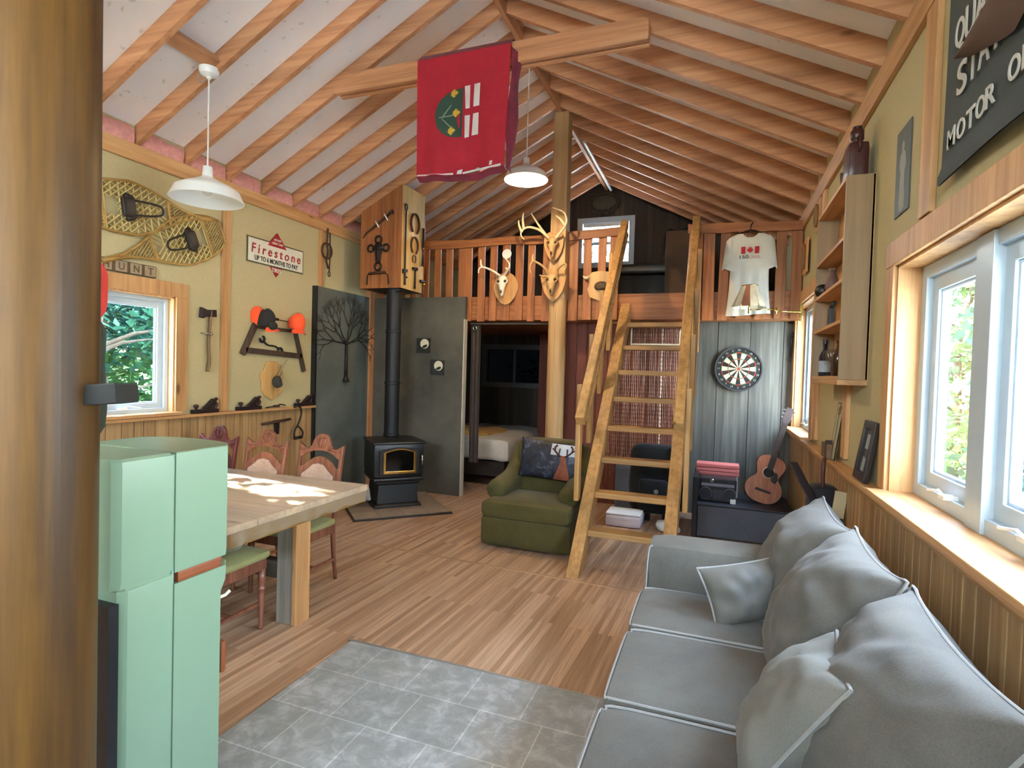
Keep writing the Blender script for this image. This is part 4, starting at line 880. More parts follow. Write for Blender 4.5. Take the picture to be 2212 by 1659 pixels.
railing('wooden loft railing running from the chimney box past the post to the ladder', -4.30, -1.02, xsl, lambda f: 3.27 - .05 * sin(pi * f * 1.2) - (.03 if f > .6 else 0), seed=4)
railing('short wooden loft railing behind the white shirt', -.34, .78, [(-.26, .15), (-.11, .12), (.035, .10), (.22, .10), (.40, .10), (.585, .10), (.745, .10)], lambda f: 3.24 - .03 * f, seed=6)
BONE = plain('bone', 'D8C7A4', .6, 0, .15, 30); BONE2 = plain('old_bone', 'A98A5E', .6, 0, .2, 30); BONEW = plain('white_bone', 'E4DCCA', .6, 0, .08, 30)
def skull_mount(label, x, z, y, plq, skull, ants, sc_, bone):
    t = thing('skull_mount', label, 'trophy', (x, y, z)); k = sc_
    mb = MB(); mb.prism([(a * k, b * k) for a, b in plq], -.022, 0); mb.build('plaque', wood('mount_board', [(.25, '94622F'), (.5, 'BC8A50'), (.75, 'CFA268')], 'Z', 16, .45, False), t, bevel=.006)
    mb = MB()
    prof = [(.0, .085, .012, .015), (.03, .075, .04, .035), (0, .05, .056, .05), (0, .01, .058, .052), (0, -.03, .045, .045), (0, -.08, .03, .034), (0, -.14, .022, .022), (0, -.155, .008, .01)]
    n = 16; vs = []; fs = []
    for (o, zz, rx, ry) in prof:
        for j in range(n): a = 2 * pi * j / n; vs.append(V((rx * cos(a), -.06 - (.02 if zz < 0 else 0) + ry * sin(a), zz)) * k)
    for i in range(len(prof) - 1):
        for j in range(n): fs.append((i * n + j, i * n + (j + 1) % n, (i + 1) * n + (j + 1) % n, (i + 1) * n + j))
    fs += [tuple(range(n)), tuple((len(prof) - 1) * n + j for j in range(n))]; mb.add(vs, fs)
    for sx in (-1, 1): mb.tube([V((sx * .05, -.05, .03)) * k, V((sx * .062, -.085, .012)) * k, V((sx * .045, -.10, -.012)) * k], .012 * k, 7)
    sk = mb.build('skull', skull, t, smooth=True)
    SKD = plain('socket_dark', '3A2A1C', .8)
    for sx in (-1, 1): mb = MB(); mb.ball(V((sx * .042, -.10, .012)) * k, .018 * k, 10, 8); mb.build('eye_socket', SKD, sk, smooth=True)
    mb = MB(); mb.ball(V((0, -.118, -.11)) * k, (.010 * k, .008 * k, .022 * k), 8, 6); mb.build('nose_opening', SKD, sk, smooth=True)
    for pts, r in ants:
        mb = MB()
        for P in pts: 
            q = smooth_pts(P, 4); mb.tube(q, [r * (1 - .65 * i / len(q)) for i in range(len(q))], 8)
        mb.build('antler', bone, t, smooth=True)
def Z4(cx, cy): return lambda *pp: [((zx - cx) / 1010, -.05 - d, -(zy - cy) / 1010) for zx, zy, d in pp]
heart = mirror([(0, .12), (.05, .155), (.10, .13), (.12, .07), (.115, .0), (.09, -.09), (.045, -.16), (0, -.20)])
q = Z4(1235, 470)
skull_mount('large antler mount at the top of the loft post above the other mount', -1.80, 3.05, PY - .112, heart, BONE2,
    [([q((1190, 400, 0), (1090, 310, .05), (980, 280, .10), (920, 300, .12), (890, 350, .14), (905, 400, .16), (945, 435, .18)), q((915, 300, .12), (900, 200, .12), (905, 115, .12)), q((895, 340, .13), (862, 260, .14), (858, 205, .14)), q((1160, 370, .02), (1080, 260, .05), (985, 115, .08))], .017),
     ([q((1250, 415, 0), (1330, 360, .06), (1410, 290, .12), (1425, 220, .14), (1380, 140, .14), (1255, 85, .13)), q((1400, 290, .12), (1350, 220, .12), (1295, 175, .12))], .017)], 1.0, BONE)
q = Z4(1255, 900)
skull_mount('smaller antler mount lower down on the loft post', -1.79, 2.63, PY - .118, mirror([(0, .11), (.05, .14), (.105, .10), (.145, .06), (.13, -.02), (.10, -.11), (.05, -.18), (0, -.215)]), BONE2,
    [([q((1200, 830, 0), (1180, 760, .05), (1100, 700, .10), (1045, 690, .12), (1025, 750, .15), (1045, 830, .17)), q((1050, 690, .12), (1045, 640, .12), (1050, 600, .12)), q((1195, 845, .02), (1150, 850, .06), (1120, 835, .08))], .016),
     ([q((1310, 830, 0), (1330, 770, .05), (1390, 740, .10), (1430, 725, .12), (1455, 760, .15), (1445, 810, .17))], .015)], 1.08, BONE2)
q = Z4(545, 940)
skull_mount('white deer skull on an oval plaque hung on the loft railing', -2.47, 2.66, YL - .036, [(.155 * cos(a) * (1 - .25 * (sin(a) < 0) * -sin(a)) + .02, -.06 + .19 * sin(a)) for a in [2 * pi * k / 28 for k in range(28)]], BONEW,
    [([q((500, 850, 0), (430, 800, .06), (350, 765, .10), (300, 760, .12), (275, 790, .14), (275, 835, .15)), q((310, 765, .12), (292, 720, .12), (288, 665, .12))], .016),
     ([q((545, 855, 0), (600, 820, .05), (650, 780, .10), (665, 740, .12), (645, 700, .13), (605, 660, .13)), q((620, 800, .07), (615, 780, .08), (600, 770, .08))], .016)], 1.05, BONEW)
t = thing('turtle_plaque', 'pale shield plaque with a dark turtle shell on the railing by the ladder', 'plaque', (-1.285, YL - .036, 2.60))
mb = MB(); mb.prism([(-.10, .16), (0, .175), (.10, .16), (.135, .12), (.12, .05), (.15, -.02), (.13, -.12), (.06, -.165), (.02, -.19), (-.03, -.165), (-.12, -.13), (-.15, -.04), (-.125, .04), (-.15, .11)], -.022, 0); mb.build('shield', PLQ, t, bevel=.006)
mb = MB(); mb.ball((.02, -.04, -.01), (.085, .05, .058), 18, 10, fn=lambda p: V((p.x, p.y, max(p.z, -.05)))); mb.build('shell', plain('turtle_shell', '4C3D29', .6, 0, .35, 45, .6), t, smooth=True)
mb = MB(); mb.tube([(-.13, -.03, .10), (-.17, -.045, .09), (-.20, -.04, .115)], [.022, .018, .006], 8); mb.build('claw', BONE, t, smooth=True)
mb = MB(); mb.lathe([(0, 0), (.058, 0), (.06, .006), (.058, .014), (0, .014)], Mx.Rotation(rad(90), 4, 'X'), 28)
single(mb, 'white_disc', WHITE, 'round white disc fixed to the loft railing above the skull', 'disc', (-2.45, YL - .036, 3.02), auto=40)
# ------------------------------------------------------------------ ladder stair
t = thing('loft_ladder', 'steep wooden ladder stair with slatted handrails up to the loft', 'ladder', (-.65, 5.3, 0))
LW = ladder_wood('X'); zy = lambda z: 4.17 + z * .94
for nm, x in (('stringer', -.995), ('stringer', -.295)):
    mb = MB(); e1, e2 = zy(0), zy(2.42); h = .19
    mb.add([(x + dx, y, z) for dx in (-.05, .05) for y, z in ((e1 - .02, 0), (e1 + h * 1.1, 0), (e2 + .14, 2.33), (e2 + .10, 2.5), (e2 - .03, 2.46))], [(0, 1, 2, 3, 4), (9, 8, 7, 6, 5)] + [(i, (i + 1) % 5, (i + 1) % 5 + 5, i + 5) for i in range(5)])
    mb.build(nm, ladder_wood('Z'), t, w=True, bevel=.004)
for k in range(8):
    z = .30 + .267 * k; mb = MB(); mb.box(-.946, -.344, zy(z) + .0, zy(z) + .16, z - .048, z); mb.build('tread', LW, t, w=True, bevel=.005)
for x, sg in ((-1.03, -1), (-.255, 1)):
    o_ = .90
    mb = MB(); mb.bar((x, 4.42, 1.20), (x, 6.34, 3.30), .075, .10, (0, 0, 1)); mb.build('handrail', ladder_wood('Y'), t, w=True, bevel=.006)
    mb = MB(); mb.bar((x - sg * .045, 4.48, 1.20), (x - sg * .045, 6.28, 3.17), .014, .05, (0, 0, 1)); mb.build('rail_batten', ladder_wood('Y'), t, w=True, bevel=.004)
    for k in range(4):
        y = 4.60 + .42 * k; z0 = (y - 4.17) / .94 + .04; z1 = 1.20 + (y - 4.42) * 1.094 + .10
        mb = MB(); mb.box(x + (-.08 if sg < 0 else .038), x + (-.038 if sg < 0 else .08), y, y + .09, max(.02, z0), z1); mb.build('slat', ladder_wood('Z'), t, w=True, bevel=.006)
# bead curtain with its hanging frame
t = thing('bead_curtain', 'brown wooden bead curtain hanging behind the ladder', 'bead curtain', (-.72, 6.56, 2.2))
mb = MB(); mb.tube([(-.48, 0, .0), (.43, 0, .0)], .012, 8); mb.build('rod', pine('X'), t)
mb = MB(); rnd = random.Random(2)
for k in range(46):
    x = -.47 + k * .0195; z = -.02; y0 = rnd.uniform(-.02, .02)
    L = rnd.uniform(1.55, 1.95); pts = []; rs = []
    n = int(L / .024)
    for i in range(n): pts.append((x + .004 * sin(i * .3 + k), y0, z - i * .024)); rs.append(.0058 if i % 2 else .0025)
    mb.tube(pts, rs, 5)
o = mb.build('bead_strand', plain('bead_wood', '8A5A3C', .4, 0, .35, 60), t); o['kind'] = 'stuff'
mb = MB()
n = 80; mb.tube([(.13, -.03, -.02 - i * .024) for i in range(n)], [.009 if i % 2 else .003 for i in range(n)], 6); o = mb.build('light_bead_strand', plain('bead_light', 'CDB79A', .4), t); o['label'] = 'one paler bead strand'
t = thing('towel_frame', 'pale metal frame hung under the loft beam behind the ladder', 'frame', (-.64, 6.44, 2.05))
mb = MB(); mb.rframe(-.30, .26, -.12, .11, .022, -.01, .01); mb.build('tubing', plain('pale_metal', 'B8A98A', .4, .4), t, bevel=.004)
# ================================================================== UNDER THE LOFT
def cyl_y(mb, x, z, r, y0, y1, n=20): return mb.prism(circ(x, z, r, n), y0, y1)
t = thing('storage_chest', 'low dark grey chest between the ladder and the right hand wall', 'chest', (.31, 6.05, 0))
mb = MB(); mb.box(-.125, .72, 5.72, 6.4, .02, .325); mb.build('chest_body', fabric('chest_grey', '4A4E58', '5C606A', 120, .8), t, w=True, bevel=.01)
mb = MB(); mb.box(-.175, -.128, 5.70, 6.42, 0, .60); mb.build('side_board', BLACK, t, w=True, bevel=.004)
mb = MB(); mb.box(-.13, .725, 5.71, 6.41, .325, .345); mb.build('lid', plain('chest_lid', '23242A', .6), t, w=True, bevel=.006)
t = thing('boombox', 'black portable stereo with shiny dials on the grey chest', 'stereo', (.06, 5.95, .346))
BB = plain('stereo_black', '1C1D22', .35); SIL = plain('stereo_silver', '8D90A0', .3, .7)
mb = MB(); mb.box(-.175, .17, -.11, .11, 0, .235); mb.build('case', BB, t, bevel=.012)
for sx in (-.115, .11):
    mb = MB(); cyl_y(mb, sx, .085, .055, -.122, -.105, 22); sp = mb.build('speaker', plain('speaker_grille', '2A2B30', .7, 0, .2, 200, .4, 300), t)
    mb = MB(); mb.tube([(sx + .057 * cos(2 * pi * k / 24), -.118, .085 + .057 * sin(2 * pi * k / 24)) for k in range(24)], .004, 6, closed=True); mb.build('speaker_ring', SIL, sp)
mb = MB(); mb.box(-.05, .045, -.118, -.10, .03, .12); mb.build('cassette_door', plain('stereo_grey', '3A3C44', .3), t, bevel=.003)
mb = MB(); mb.box(-.16, .15, -.116, -.10, .155, .185); mb.build('tuner', SIL, t, bevel=.003)
mb = MB(); mb.box(.115, .165, -.126, -.121, .0, .045); mb.build('paper_tag', WHITE, t)
mb = MB(); mb.lathe([(.02, 0), (.02, .012), (.016, .016)], Mx.Translation(V((-.06, -.112, .212))) @ Mx.Rotation(rad(90), 4, 'X'), 16); mb.build('dial', STEEL, t, auto=40)
t = thing('folding_crate', 'red lidded crate with pale metal legs on top of the chest', 'crate', (.04, 6.22, .346))
RC = wood('red_slats', [(.25, '9C4440'), (.5, 'C46660'), (.75, 'D27F76')], 'X', 14, .5, False, .05)
for k in range(3):
    mb = MB(); mb.box(-.20, .22, -.11, .10, .225 + k * .038, .258 + k * .038); mb.build('slat', RC, t, bevel=.004)
for sx in (-.185, .205):
    mb = MB(); mb.bar((sx, -.08, .0), (sx, .0, .225), .014, .014); mb.bar((sx, .08, .0), (sx, .0, .225), .014, .014); mb.bar((sx, -.1, .225), (sx, .09, .225), .014, .014); mb.build('leg', plain('grey_metal', '9A9DA2', .35, .8), t)
# guitar
t = thing('acoustic_guitar', 'acoustic guitar leaning upright in the corner beside the stereo', 'guitar', (.44, 6.03, .346))
R = Mx.Rotation(rad(16), 4, 'Y') @ Mx.Rotation(rad(-10), 4, 'X')
gh = [(0, .0), (.06, .004), (.12, .03), (.165, .085), (.175, .15), (.155, .21), (.115, .255), (.105, .29), (.12, .34), (.135, .385), (.13, .435), (.095, .475), (.04, .49), (0, .49)]
hs = [p for p in smooth_pts([(x, 0, z) for x, z in gh], 3)]; go = [(p.x, p.z) for p in hs] + [(-p.x, p.z) for p in reversed(hs[1:-1])]
TOPG = wood('guitar_top', [(.25, '82421F'), (.5, '9C562C'), (.75, 'AA673B')], 'Z', 40, .45, False, .02)
mb = MB(); mb.prism(go, -.05, .05, R); mb.build('guitar_body', wood('guitar_side', [(.25, '2E1B14'), (.6, '4A2A1E'), (.8, '56342A')], 'Z', 30, .3, False), t, bevel=.006)
mb = MB(); mb.prism([(x * .975, .245 + (z - .245) * .975) for x, z in go], -.054, -.0495, R); tp = mb.build('sound_board', TOPG, t)
mb = MB(); mb.prism(circ(0, .315, .05, 28), -.0555, -.0535, R); mb.build('sound_hole', plain('hole_black', '070707', .8), tp)
mb = MB(); mb.frame(circ(0, .315, .058, 28), circ(0, .315, .0505, 28), -.0556, -.0538, R); mb.build('rosette', plain('rosette', 'BFA98A', .5), tp)
mb = MB(); mb.prism([(.045, .29), (.052, .34), (.085, .325), (.10, .27), (.085, .225), (.05, .235), (.03, .265)], -.057, -.0545, R); mb.build('pick_guard', plain('tortoise', '1F1512', .2), tp)
mb = MB(); mb.prism([(-.075, .115), (.075, .115), (.07, .14), (-.07, .14)], -.062, -.054, R); mb.build('bridge', plain('ebony', '2A1A14', .65), tp)
mb = MB(); mb.prism([(-.028, .35), (.028, .35), (.023, .84), (-.023, .84)], -.066, -.05, R); nk = mb.build('fingerboard', MC['ebony'], t)
mb = MB(); mb.prism([(-.026, .47), (.026, .47), (.022, .84), (-.022, .84)], -.05, -.02, R); mb.build('neck', MC['guitar_sideZ'], t)
mb = MB(); mb.prism([(-.024, .84), (.024, .84), (.036, .87), (.032, 1.0), (-.032, 1.0), (-.036, .87)], -.05, -.03, R); hd = mb.build('headstock', plain('head_brown', '36201A', .5), t)
mb = MB()
for k in range(3):
    for sx in (-1, 1): mb.tube([R @ V((sx * .03, -.04, .89 + k * .04)), R @ V((sx * .055, -.04, .89 + k * .04))], .006, 6)
mb.build('tuner', plain('tuner_metal', '6E6A64', .4, .7), hd)
mb = MB()
for k in range(6): mb.tube([R @ V((-.022 + k * .0088, -.062, .13)), R @ V((-.018 + k * .0072, -.069, .84))], .0008, 4)
mb.build('string', plain('dull_bronze', '5A4632', .7), t)
# dart board
t = thing('dart_board', 'round dartboard hung on the weathered grey boards', 'dartboard', (.235, 6.72, 1.69))
DB, DC = plain('dart_black', '1A1916', .9), plain('dart_cream', 'D2C48E', .9); DR_, DG = plain('dart_red', '8A2A22', .9), plain('dart_green', '2C5A3A', .9)
Rb = .25
mb = MB(); mb.prism(circ(0, 0, Rb, 48), -.035, 0); mb.build('backing', DB, t)
mb = MB(); mb.frame(circ(0, 0, Rb + .002, 48), circ(0, 0, Rb - .014, 48), -.045, -.005); mb.build('rim', plain('dark_steel', '3C3E40', .4, .6), t)
def sect(r0, r1, k, y): a0, a1 = [pi / 2 - pi / 20 - (k + d) * pi / 10 + pi / 10 for d in (0, 1)]; return [(r0 * cos(a0), r0 * sin(a0)), (r1 * cos(a0), r1 * sin(a0)), (r1 * cos((a0 + a1) / 2), r1 * sin((a0 + a1) / 2)), (r1 * cos(a1), r1 * sin(a1)), (r0 * cos(a1), r0 * sin(a1))]
for nm, r0, r1, m0, m1 in (('inner_segments', .016, .106, DB, DC), ('triple_ring', .106, .116, DR_, DG), ('outer_segments', .116, .176, DB, DC), ('double_ring', .176, .186, DR_, DG)):
    mb = MB()
    for k in range(20): mb.cur = k % 2; mb.prism(sect(r0, r1, k, 0), -.038, -.034)
    mb.build(nm, [m0, m1], t, weld=True)
mb = MB(); mb.prism(circ(0, 0, .016, 20), -.039, -.034); mb.build('bullseye', DR_, t)
for k, nmb in enumerate((20, 1, 18, 4, 13, 6, 10, 15, 2, 17, 3, 19, 7, 16, 8, 11, 14, 9, 12, 5)):
    a = pi / 2 - k * pi / 10; text(str(nmb), plain('number_grey', '8F8E86', .7), t, .211 * cos(a), -.036, .211 * sin(a), None, .022, 'number')
# white shirt on a hanger
t = thing('t_shirt', 'white t-shirt with a small red flag print hung on the loft railing', 'shirt', (.285, YL - .105, 2.68))
sh = mirror([(0, .385), (.05, .39), (.085, .43), (.16, .41), (.215, .375), (.235, .28), (.25, .10), (.19, .055), (.185, .03), (.19, -.20), (.215, -.42), (0, -.44)])
sh = [(x - .02 * (z < -.3), z) for x, z in sh]
mb = MB(); SHW = fabric('shirt_cotton', 'C8C8BC', 'DADACF', 90)
def shirt_face(sg):
    bot, top = -.43, .41
    def edge(z):
        if z > .375: return .085 + (.43 - z) / .055 * .13
        if z > .055: return .215 + (.375 - z) * .11
        return .188 + max(0, -z) ** 2 * .16
    def g(u, v):
        z = bot + (top - bot) * v; w = min(edge(z), .25); x = w * (2 * u - 1)
        if z > .36 and abs(x) < .075: z -= .045 * (1 - (x / .075) ** 2) * min(1, (z - .36) / .05)
        e = (1 - (2 * u - 1) ** 2) ** .5; fold = .010 * sin(x * 55 + 1.2 * NZ.noise(V((x * 5, z * 3, 1)))) * max(0, min(1, (.12 - z) * 3)) * e
        return V((x, sg * (.030 * e) + fold, z + .012 * sin(x * 9) * (1 - v)))
    mb.grid(40, 36, g)
shirt_face(1); shirt_face(-1); mb.build('cotton', SHW, t, smooth=True, weld=True)
for sx in (-1, 1):
    mb = MB(); mb.grid(10, 10, lambda u, v: V((sx * (.175 + .055 * u + .028 * v * u + .01 * v), -.033 + .03 * u * u + .004 * sin(v * 9), .385 - .04 * u - v * (.31 - .04 * (1 - u))))); mb.build('sleeve', SHW, t, smooth=True)
FR = plain('flag_red', 'B0202A', .8)
for x in (-.065, .065):
    mb = MB(); mb.box(x - .02, x + .02, -.045, -.032, .20, .27); mb.build('flag_print', FR, t)
leafp = mirror([(0, .05), (.010, .03), (.02, .036), (.017, .01), (.035, .02), (.032, .006), (.045, .0), (.02, -.022), (.024, -.03), (.002, -.027), (.002, -.045)])
mb = MB(); mb.prism([(x * .72, .236 + z * .72) for x, z in leafp], -.0455, -.033); mb.build('leaf_print', FR, t)
text('150', BLACK, t, -.055, -.047, .165, .085, .035); text('CANADA', plain('faded_pink', 'C99C94', .8), t, .05, -.047, .165, .10, .03)
mb = MB(); mb.tube(smooth_pts([(-.16, 0, .385), (0, 0, .45), (.16, 0, .385)], 4), .008, 6); mb.tube(smooth_pts([(0, 0, .45), (0, 0, .50), (.02, .03, .53), (.0, .06, .545)], 4), .005, 6); mb.build('hanger', BLACK, t)
mb = MB(); mb.tube(smooth_pts([(-.075, -.02, .40), (-.05, -.03, .37), (0, -.034, .362), (.05, -.03, .37), (.075, -.02, .40)], 4), .006, 6); mb.build('collar', SHW, t, smooth=True)
# swing arm lamp with panelled shade
t = thing('swing_arm_lamp', 'brass swing arm wall lamp with pale panelled glass shade', 'lamp', (.78, 6.27, 2.275))
BRS = plain('polished_brass', 'D8C078', .18, 1, .05)
mb = MB(); mb.box(-.01, .02, -.02, .03, -.09, .09); mb.build('wall_plate', BRS, t, bevel=.004)
mb = MB(); mb.tube([(0, -.02, 0), (-.24, -.17, -.005)], .008, 8); mb.tube([(-.24, -.17, -.035), (-.24, -.17, .03)], .011, 8); mb.tube([(-.24, -.17, .01), (-.495, -.28, .0)], .007, 8); mb.tube([(-.495, -.28, -.04), (-.495, -.28, .10)], .010, 8); mb.build('swing_arm', BRS, t, smooth=True)
SHD = plain('shade_glass', 'F0E9CE', .3, 0, .1, 18); SHDR = plain('shade_rose', 'B07A62', .35)
n = 12; MO = Mx.Translation(V((-.495, -.28, .02)))
for k in range(n):
    mb = MB(); a0, a1 = 2 * pi * k / n + .02, 2 * pi * (k + 1) / n - .02; ps = []
    for a in (a0, a1): ps.append([(.075 * cos(a), .075 * sin(a), .215), (.115 * cos(a), .115 * sin(a), .12), (.155 * cos(a), .155 * sin(a), .03), (.165 * cos((a0 + a1) / 2 + (a - (a0 + a1) / 2) * .8), .165 * sin((a0 + a1) / 2 + (a - (a0 + a1) / 2) * .8), .0)])
    vs = [MO @ V(p) for q_ in ps for p in q_] + [MO @ (V(p) * .97) for q_ in ps for p in q_]
    mb.add(vs, [(i, i + 1, i + 5, i + 4) for i in range(3)] + [(8 + i, 12 + i, 13 + i, 9 + i) for i in range(3)] + [(0, 4, 12, 8), (3, 11, 15, 7)]); o = mb.build('shade_panel', SHDR if k == 8 else SHD, t)
mb = MB(); mb.tube([MO @ V((.076 * cos(2 * pi * k / 24), .076 * sin(2 * pi * k / 24), .216)) for k in range(24)], .005, 6, closed=True); mb.lathe([(.02, .06), (.024, .10), (.02, .14)], MO, 14); mb.build('shade_ring', BRS, t)
# things under the ladder
t = thing('backpack', 'big black bag standing behind the ladder treads', 'bag', (-.57, 6.17, 0)); BPM = fabric('bag_shadow_black', '070708', '0E0E10', 120, .95)  # black deepened to carry the shadow behind the ladder
mb = MB(); mb.rbox(-.29, .27, -.12, .15, .08, .84, .12, 10, fn=lambda p: p + V((.02 * NZ.noise(p * 4), .02 * NZ.noise(p * 5), 0))); mb.build('bag_body', BPM, t, smooth=True)
mb = MB(); mb.rbox(-.17, .14, -.19, -.10, .14, .48, .05, 8); mb.build('front_pocket', BPM, t, smooth=True)
mb = MB(); mb.prism(circ(.02, .36, .024, 20), -.197, -.188); mb.build('badge', plain('badge_grey', '6E6E66', .6), t)
mb = MB(); mb.tube(smooth_pts([(.10, -.02, .79), (.17, -.11, .80), (.25, -.15, .62), (.26, -.12, .2)], 5), .022, 8, flat=.4); mb.build('strap', plain('strap_shiny', '2C2C2E', .25), t, smooth=True)
for sx in (-.20, -.08, .10, .19):
    mb = MB(); mb.lathe([(.03, 0), (.026, .12)], Mx.Translation(V((sx, .0, 0))), 12); mb.build('foot', BPM, t)
t = thing('metal_cabinet', 'small grey metal box standing behind the ladder beside the black bag', 'box', (-.965, 6.50, 0))
mb = MB(); mb.box(-.09, .12, -.10, .12, .03, .56); mb.build('casing', plain('box_grey', '63666E', .5, .2), t, bevel=.01); mb = MB(); mb.box(-.08, .11, -.112, -.10, .06, .5); mb.build('front_door', plain('box_grey2', '575A62', .5, .2), t, bevel=.004)
t = thing('white_bin', 'white plastic tray on the floor behind the lower ladder treads', 'tray', (-.82, 5.88, 0))
mb = MB(); mb.rbox(-.22, .15, -.14, .16, .0, .13, .03, 6); mb.build('tray', plain('tray_white', 'C9C0C8', .5), t, smooth=True); mb = MB(); mb.rbox(-.215, .145, -.135, .155, .125, .145, .01, 4); mb.build('lid', WHITE, t, smooth=True)
t = thing('crumpled_cloth', 'crumpled white cloth on the floor in front of the black bag', 'cloth', (-.44, 5.80, 0))
mb = MB(); mb.ball((0, 0, .05), (.09, .07, .06), 14, 10, fn=lambda p: V((p.x, p.y, max(0.002, p.z))) + V((.02 * NZ.noise(p * 20), .0, .02 * abs(NZ.noise(p * 16))))); mb.ball((.11, -.02, .035), (.05, .05, .045), 12, 8, fn=lambda p: V((p.x, p.y, max(0.002, p.z)))); mb.build('cloth', WHITE, t, smooth=True)
# ------------------------------------------------------------------ green armchair with wildlife cushion
GRN = fabric('olive_velvet', '3A3610', '544C20', 160, .85)
t = thing('armchair', 'old olive green armchair with rolled arms beside the ladder', 'armchair', (-1.53, 5.0, 0))
mb = MB(); mb.rbox(-1.93, -1.13, 4.60, 5.42, .04, .32, .05, 10); mb.build('base', GRN, t, w=True, smooth=True)
mb = MB(); mb.rbox(-1.955, -1.11, 4.555, 4.66, .02, .285, .04, 10); mb.build('front_skirt', GRN, t, w=True, smooth=True)
mb = MB(); mb.rbox(-1.955, -1.115, 4.53, 5.15, .27, .43, .06, 12, puff=(0, -.02, .025)); mb.build('seat_cushion', GRN, t, w=True, smooth=True)
for sx in (-1, 1):
    mb = MB(); xc = -1.53 + sx * .335
    mb.rbox(xc - .085, xc + .085, 4.74, 5.40, .10, .50, .06, 8); mb.tube(smooth_pts([(xc + sx * .01, 4.70, .485), (xc + sx * .01, 4.9, .50), (xc, 5.15, .55), (xc - sx * .01, 5.33, .72), (xc - sx * .02, 5.40, .86)], 4), [.075, .095, .10, .10, .10, .10, .10, .10, .095, .095, .09, .09, .085, .08, .075, .07, .06], 14); mb.build('arm', GRN, t, w=True, smooth=True)
mb = MB(); mb.rbox(-1.86, -1.20, 5.14, 5.46, .30, .92, .10, 10, fn=lambda p: V((p.x, p.y + .12 * (p.z - .4), p.z))); mb.build('backrest', GRN, t, w=True, smooth=True)
t = thing('wildlife_cushion', 'dark cushion printed with a deer on the green armchair back', 'cushion', (-1.47, 5.10, .745))
M = Mx.Rotation(rad(83), 4, 'X') @ Mx.Rotation(rad(-3), 4, 'Z')
def cush_mat():
    m, nt, b = nodes('wildlife_print'); b.inputs['Roughness'].default_value = .6; v = coords(nt, (1, 1, 1)); n = noise(nt, v, 7, 5, .7); n.inputs['Distortion'].default_value = 1
    r = ramp(nt, [(.35, '15151D'), (.52, '2A2C3A'), (.62, '5C6076'), (.68, '1E1F2A')]); nt.links.new(n.outputs['Fac'], r.inputs['Fac']); nt.links.new(r.outputs['Color'], b.inputs['Base Color']); return m
mb = MB().pillow(M, .62, .38, .15, 3, .012, .05, 24, 2.4); mb.build('cushion_cover', cush_mat(), t, smooth=True, weld=True)
def onp(pts, d=.079):  # decals lie just off the cushion front
    return [(x, z) for x, z in pts]
DBR = plain('deer_brown', '8A4A32', .7, 0, .25, 30); 
mb = MB(); mb.grid(12, 6, lambda u, v: M @ V((.02 + .235 * u, .06 + .105 * v, .079 * ((1 - abs((.02 + .235 * u) / .31) ** 2.4) * (1 - abs((.06 + .105 * v) / .19) ** 2.4)) ** .5 + .006))); mb.build('sky_patch', plain('print_pale', 'B8BCC4', .7), t, smooth=True)
zf = lambda x, y: .075 * max(.02, (1 - abs(x / .31) ** 2.4) * (1 - abs(y / .19) ** 2.4)) ** .5 + .009
mb = MB(); mb.grid(8, 12, lambda u, v: (lambda y: (lambda x: M @ V((x, y, zf(x, y))))(.14 + (2 * u - 1) * (.028 + .055 * max(0, -y / .18)) + .01 * sin(v * 3)))(-.17 + .24 * v)); mb.build('deer_print', DBR, t, smooth=True)
mb = MB()
for sx in (-1, 1):
    P = [(.14 + sx * a, b2) for a, b2 in ((.02, .05), (.055, .075), (.08, .10), (.085, .135), (.065, .155))]; mb.tube([M @ V((x, y, zf(x, y) + .003)) for x, y in P], .009, 6)
    for a, b2, c2, d2 in ((.04, .065, .035, .125), (.07, .09, .105, .12)): mb.tube([M @ V((.14 + sx * a, b2, zf(.14 + sx * a, b2) + .003)), M @ V((.14 + sx * c2, d2, zf(.14 + sx * c2, d2) + .003))], .007, 6)
mb.build('antler_print', plain('print_dark_brown', '40221A', .7), t)
# ================================================================== RIGHT WALL
RX = XR - .001
t = thing('wall_shelf', 'tall narrow pine wall shelf unit between the two side windows', 'shelf', (XR, 4.07, 1.60), -90)
SY = .47; CB = pine
for nm, a, b in (('side_panel', -SY, -SY + .02), ('side_panel', SY - .02, SY)):
    mb = MB(); mb.box(a, b, -.145, 0, 0, 1.16); mb.build(nm, wood('shelf_side', [(.25, '7E6444'), (.5, '987B56'), (.75, 'A68A64')], 'Z', 12, .5, False), t, bevel=.003)
mb = MB(); mb.box(-SY, SY, -.012, 0, 0, 1.16); mb.build('back_panel', CB(), t)
for z in (0, .325, .56, .80, 1.14):
    mb = MB(); mb.box(-SY + .02, SY - .02, -.145, -.01, z, z + .022); mb.build('shelf_board', CB('X'), t, bevel=.003)
mb = MB(); mb.box(-SY - .0, SY + .0, -.15, .0, -.03, .0); mb.build('bottom_rail', CB('X'), t, bevel=.003)
def on_shelf(x, z): return (XR - .075, 4.07 - x, 1.60 + z + .022)
def bottle(label, x, z, prof, mat, cap=None, lab=None, cat='bottle', name='bottle', grp=None):
    t = thing(name, label, cat, on_shelf(x, z), -90, grp); mb = MB(); mb.lathe(prof, n=18); mb.build('glass' if cat != 'figure' else 'body', mat, t, smooth=True)
    if lab:
        r, z0, z1 = lab; mb = MB(); mb.lathe([(r, z0), (r, z1)], n=18, caps=False); mb.build('paper_label', plain('label_pale', '9AA6B4', .7), t, smooth=True)
    if cap:
        mb = MB(); mb.lathe([(cap[0], cap[1]), (cap[0], cap[2])], n=12); mb.build('cap', BLACK, t)
DKG = plain('dark_bottle_glass', '1C1F2C', .1); CLG = glass_mat('clear_glass', (.93, .95, .95, 1), .25)
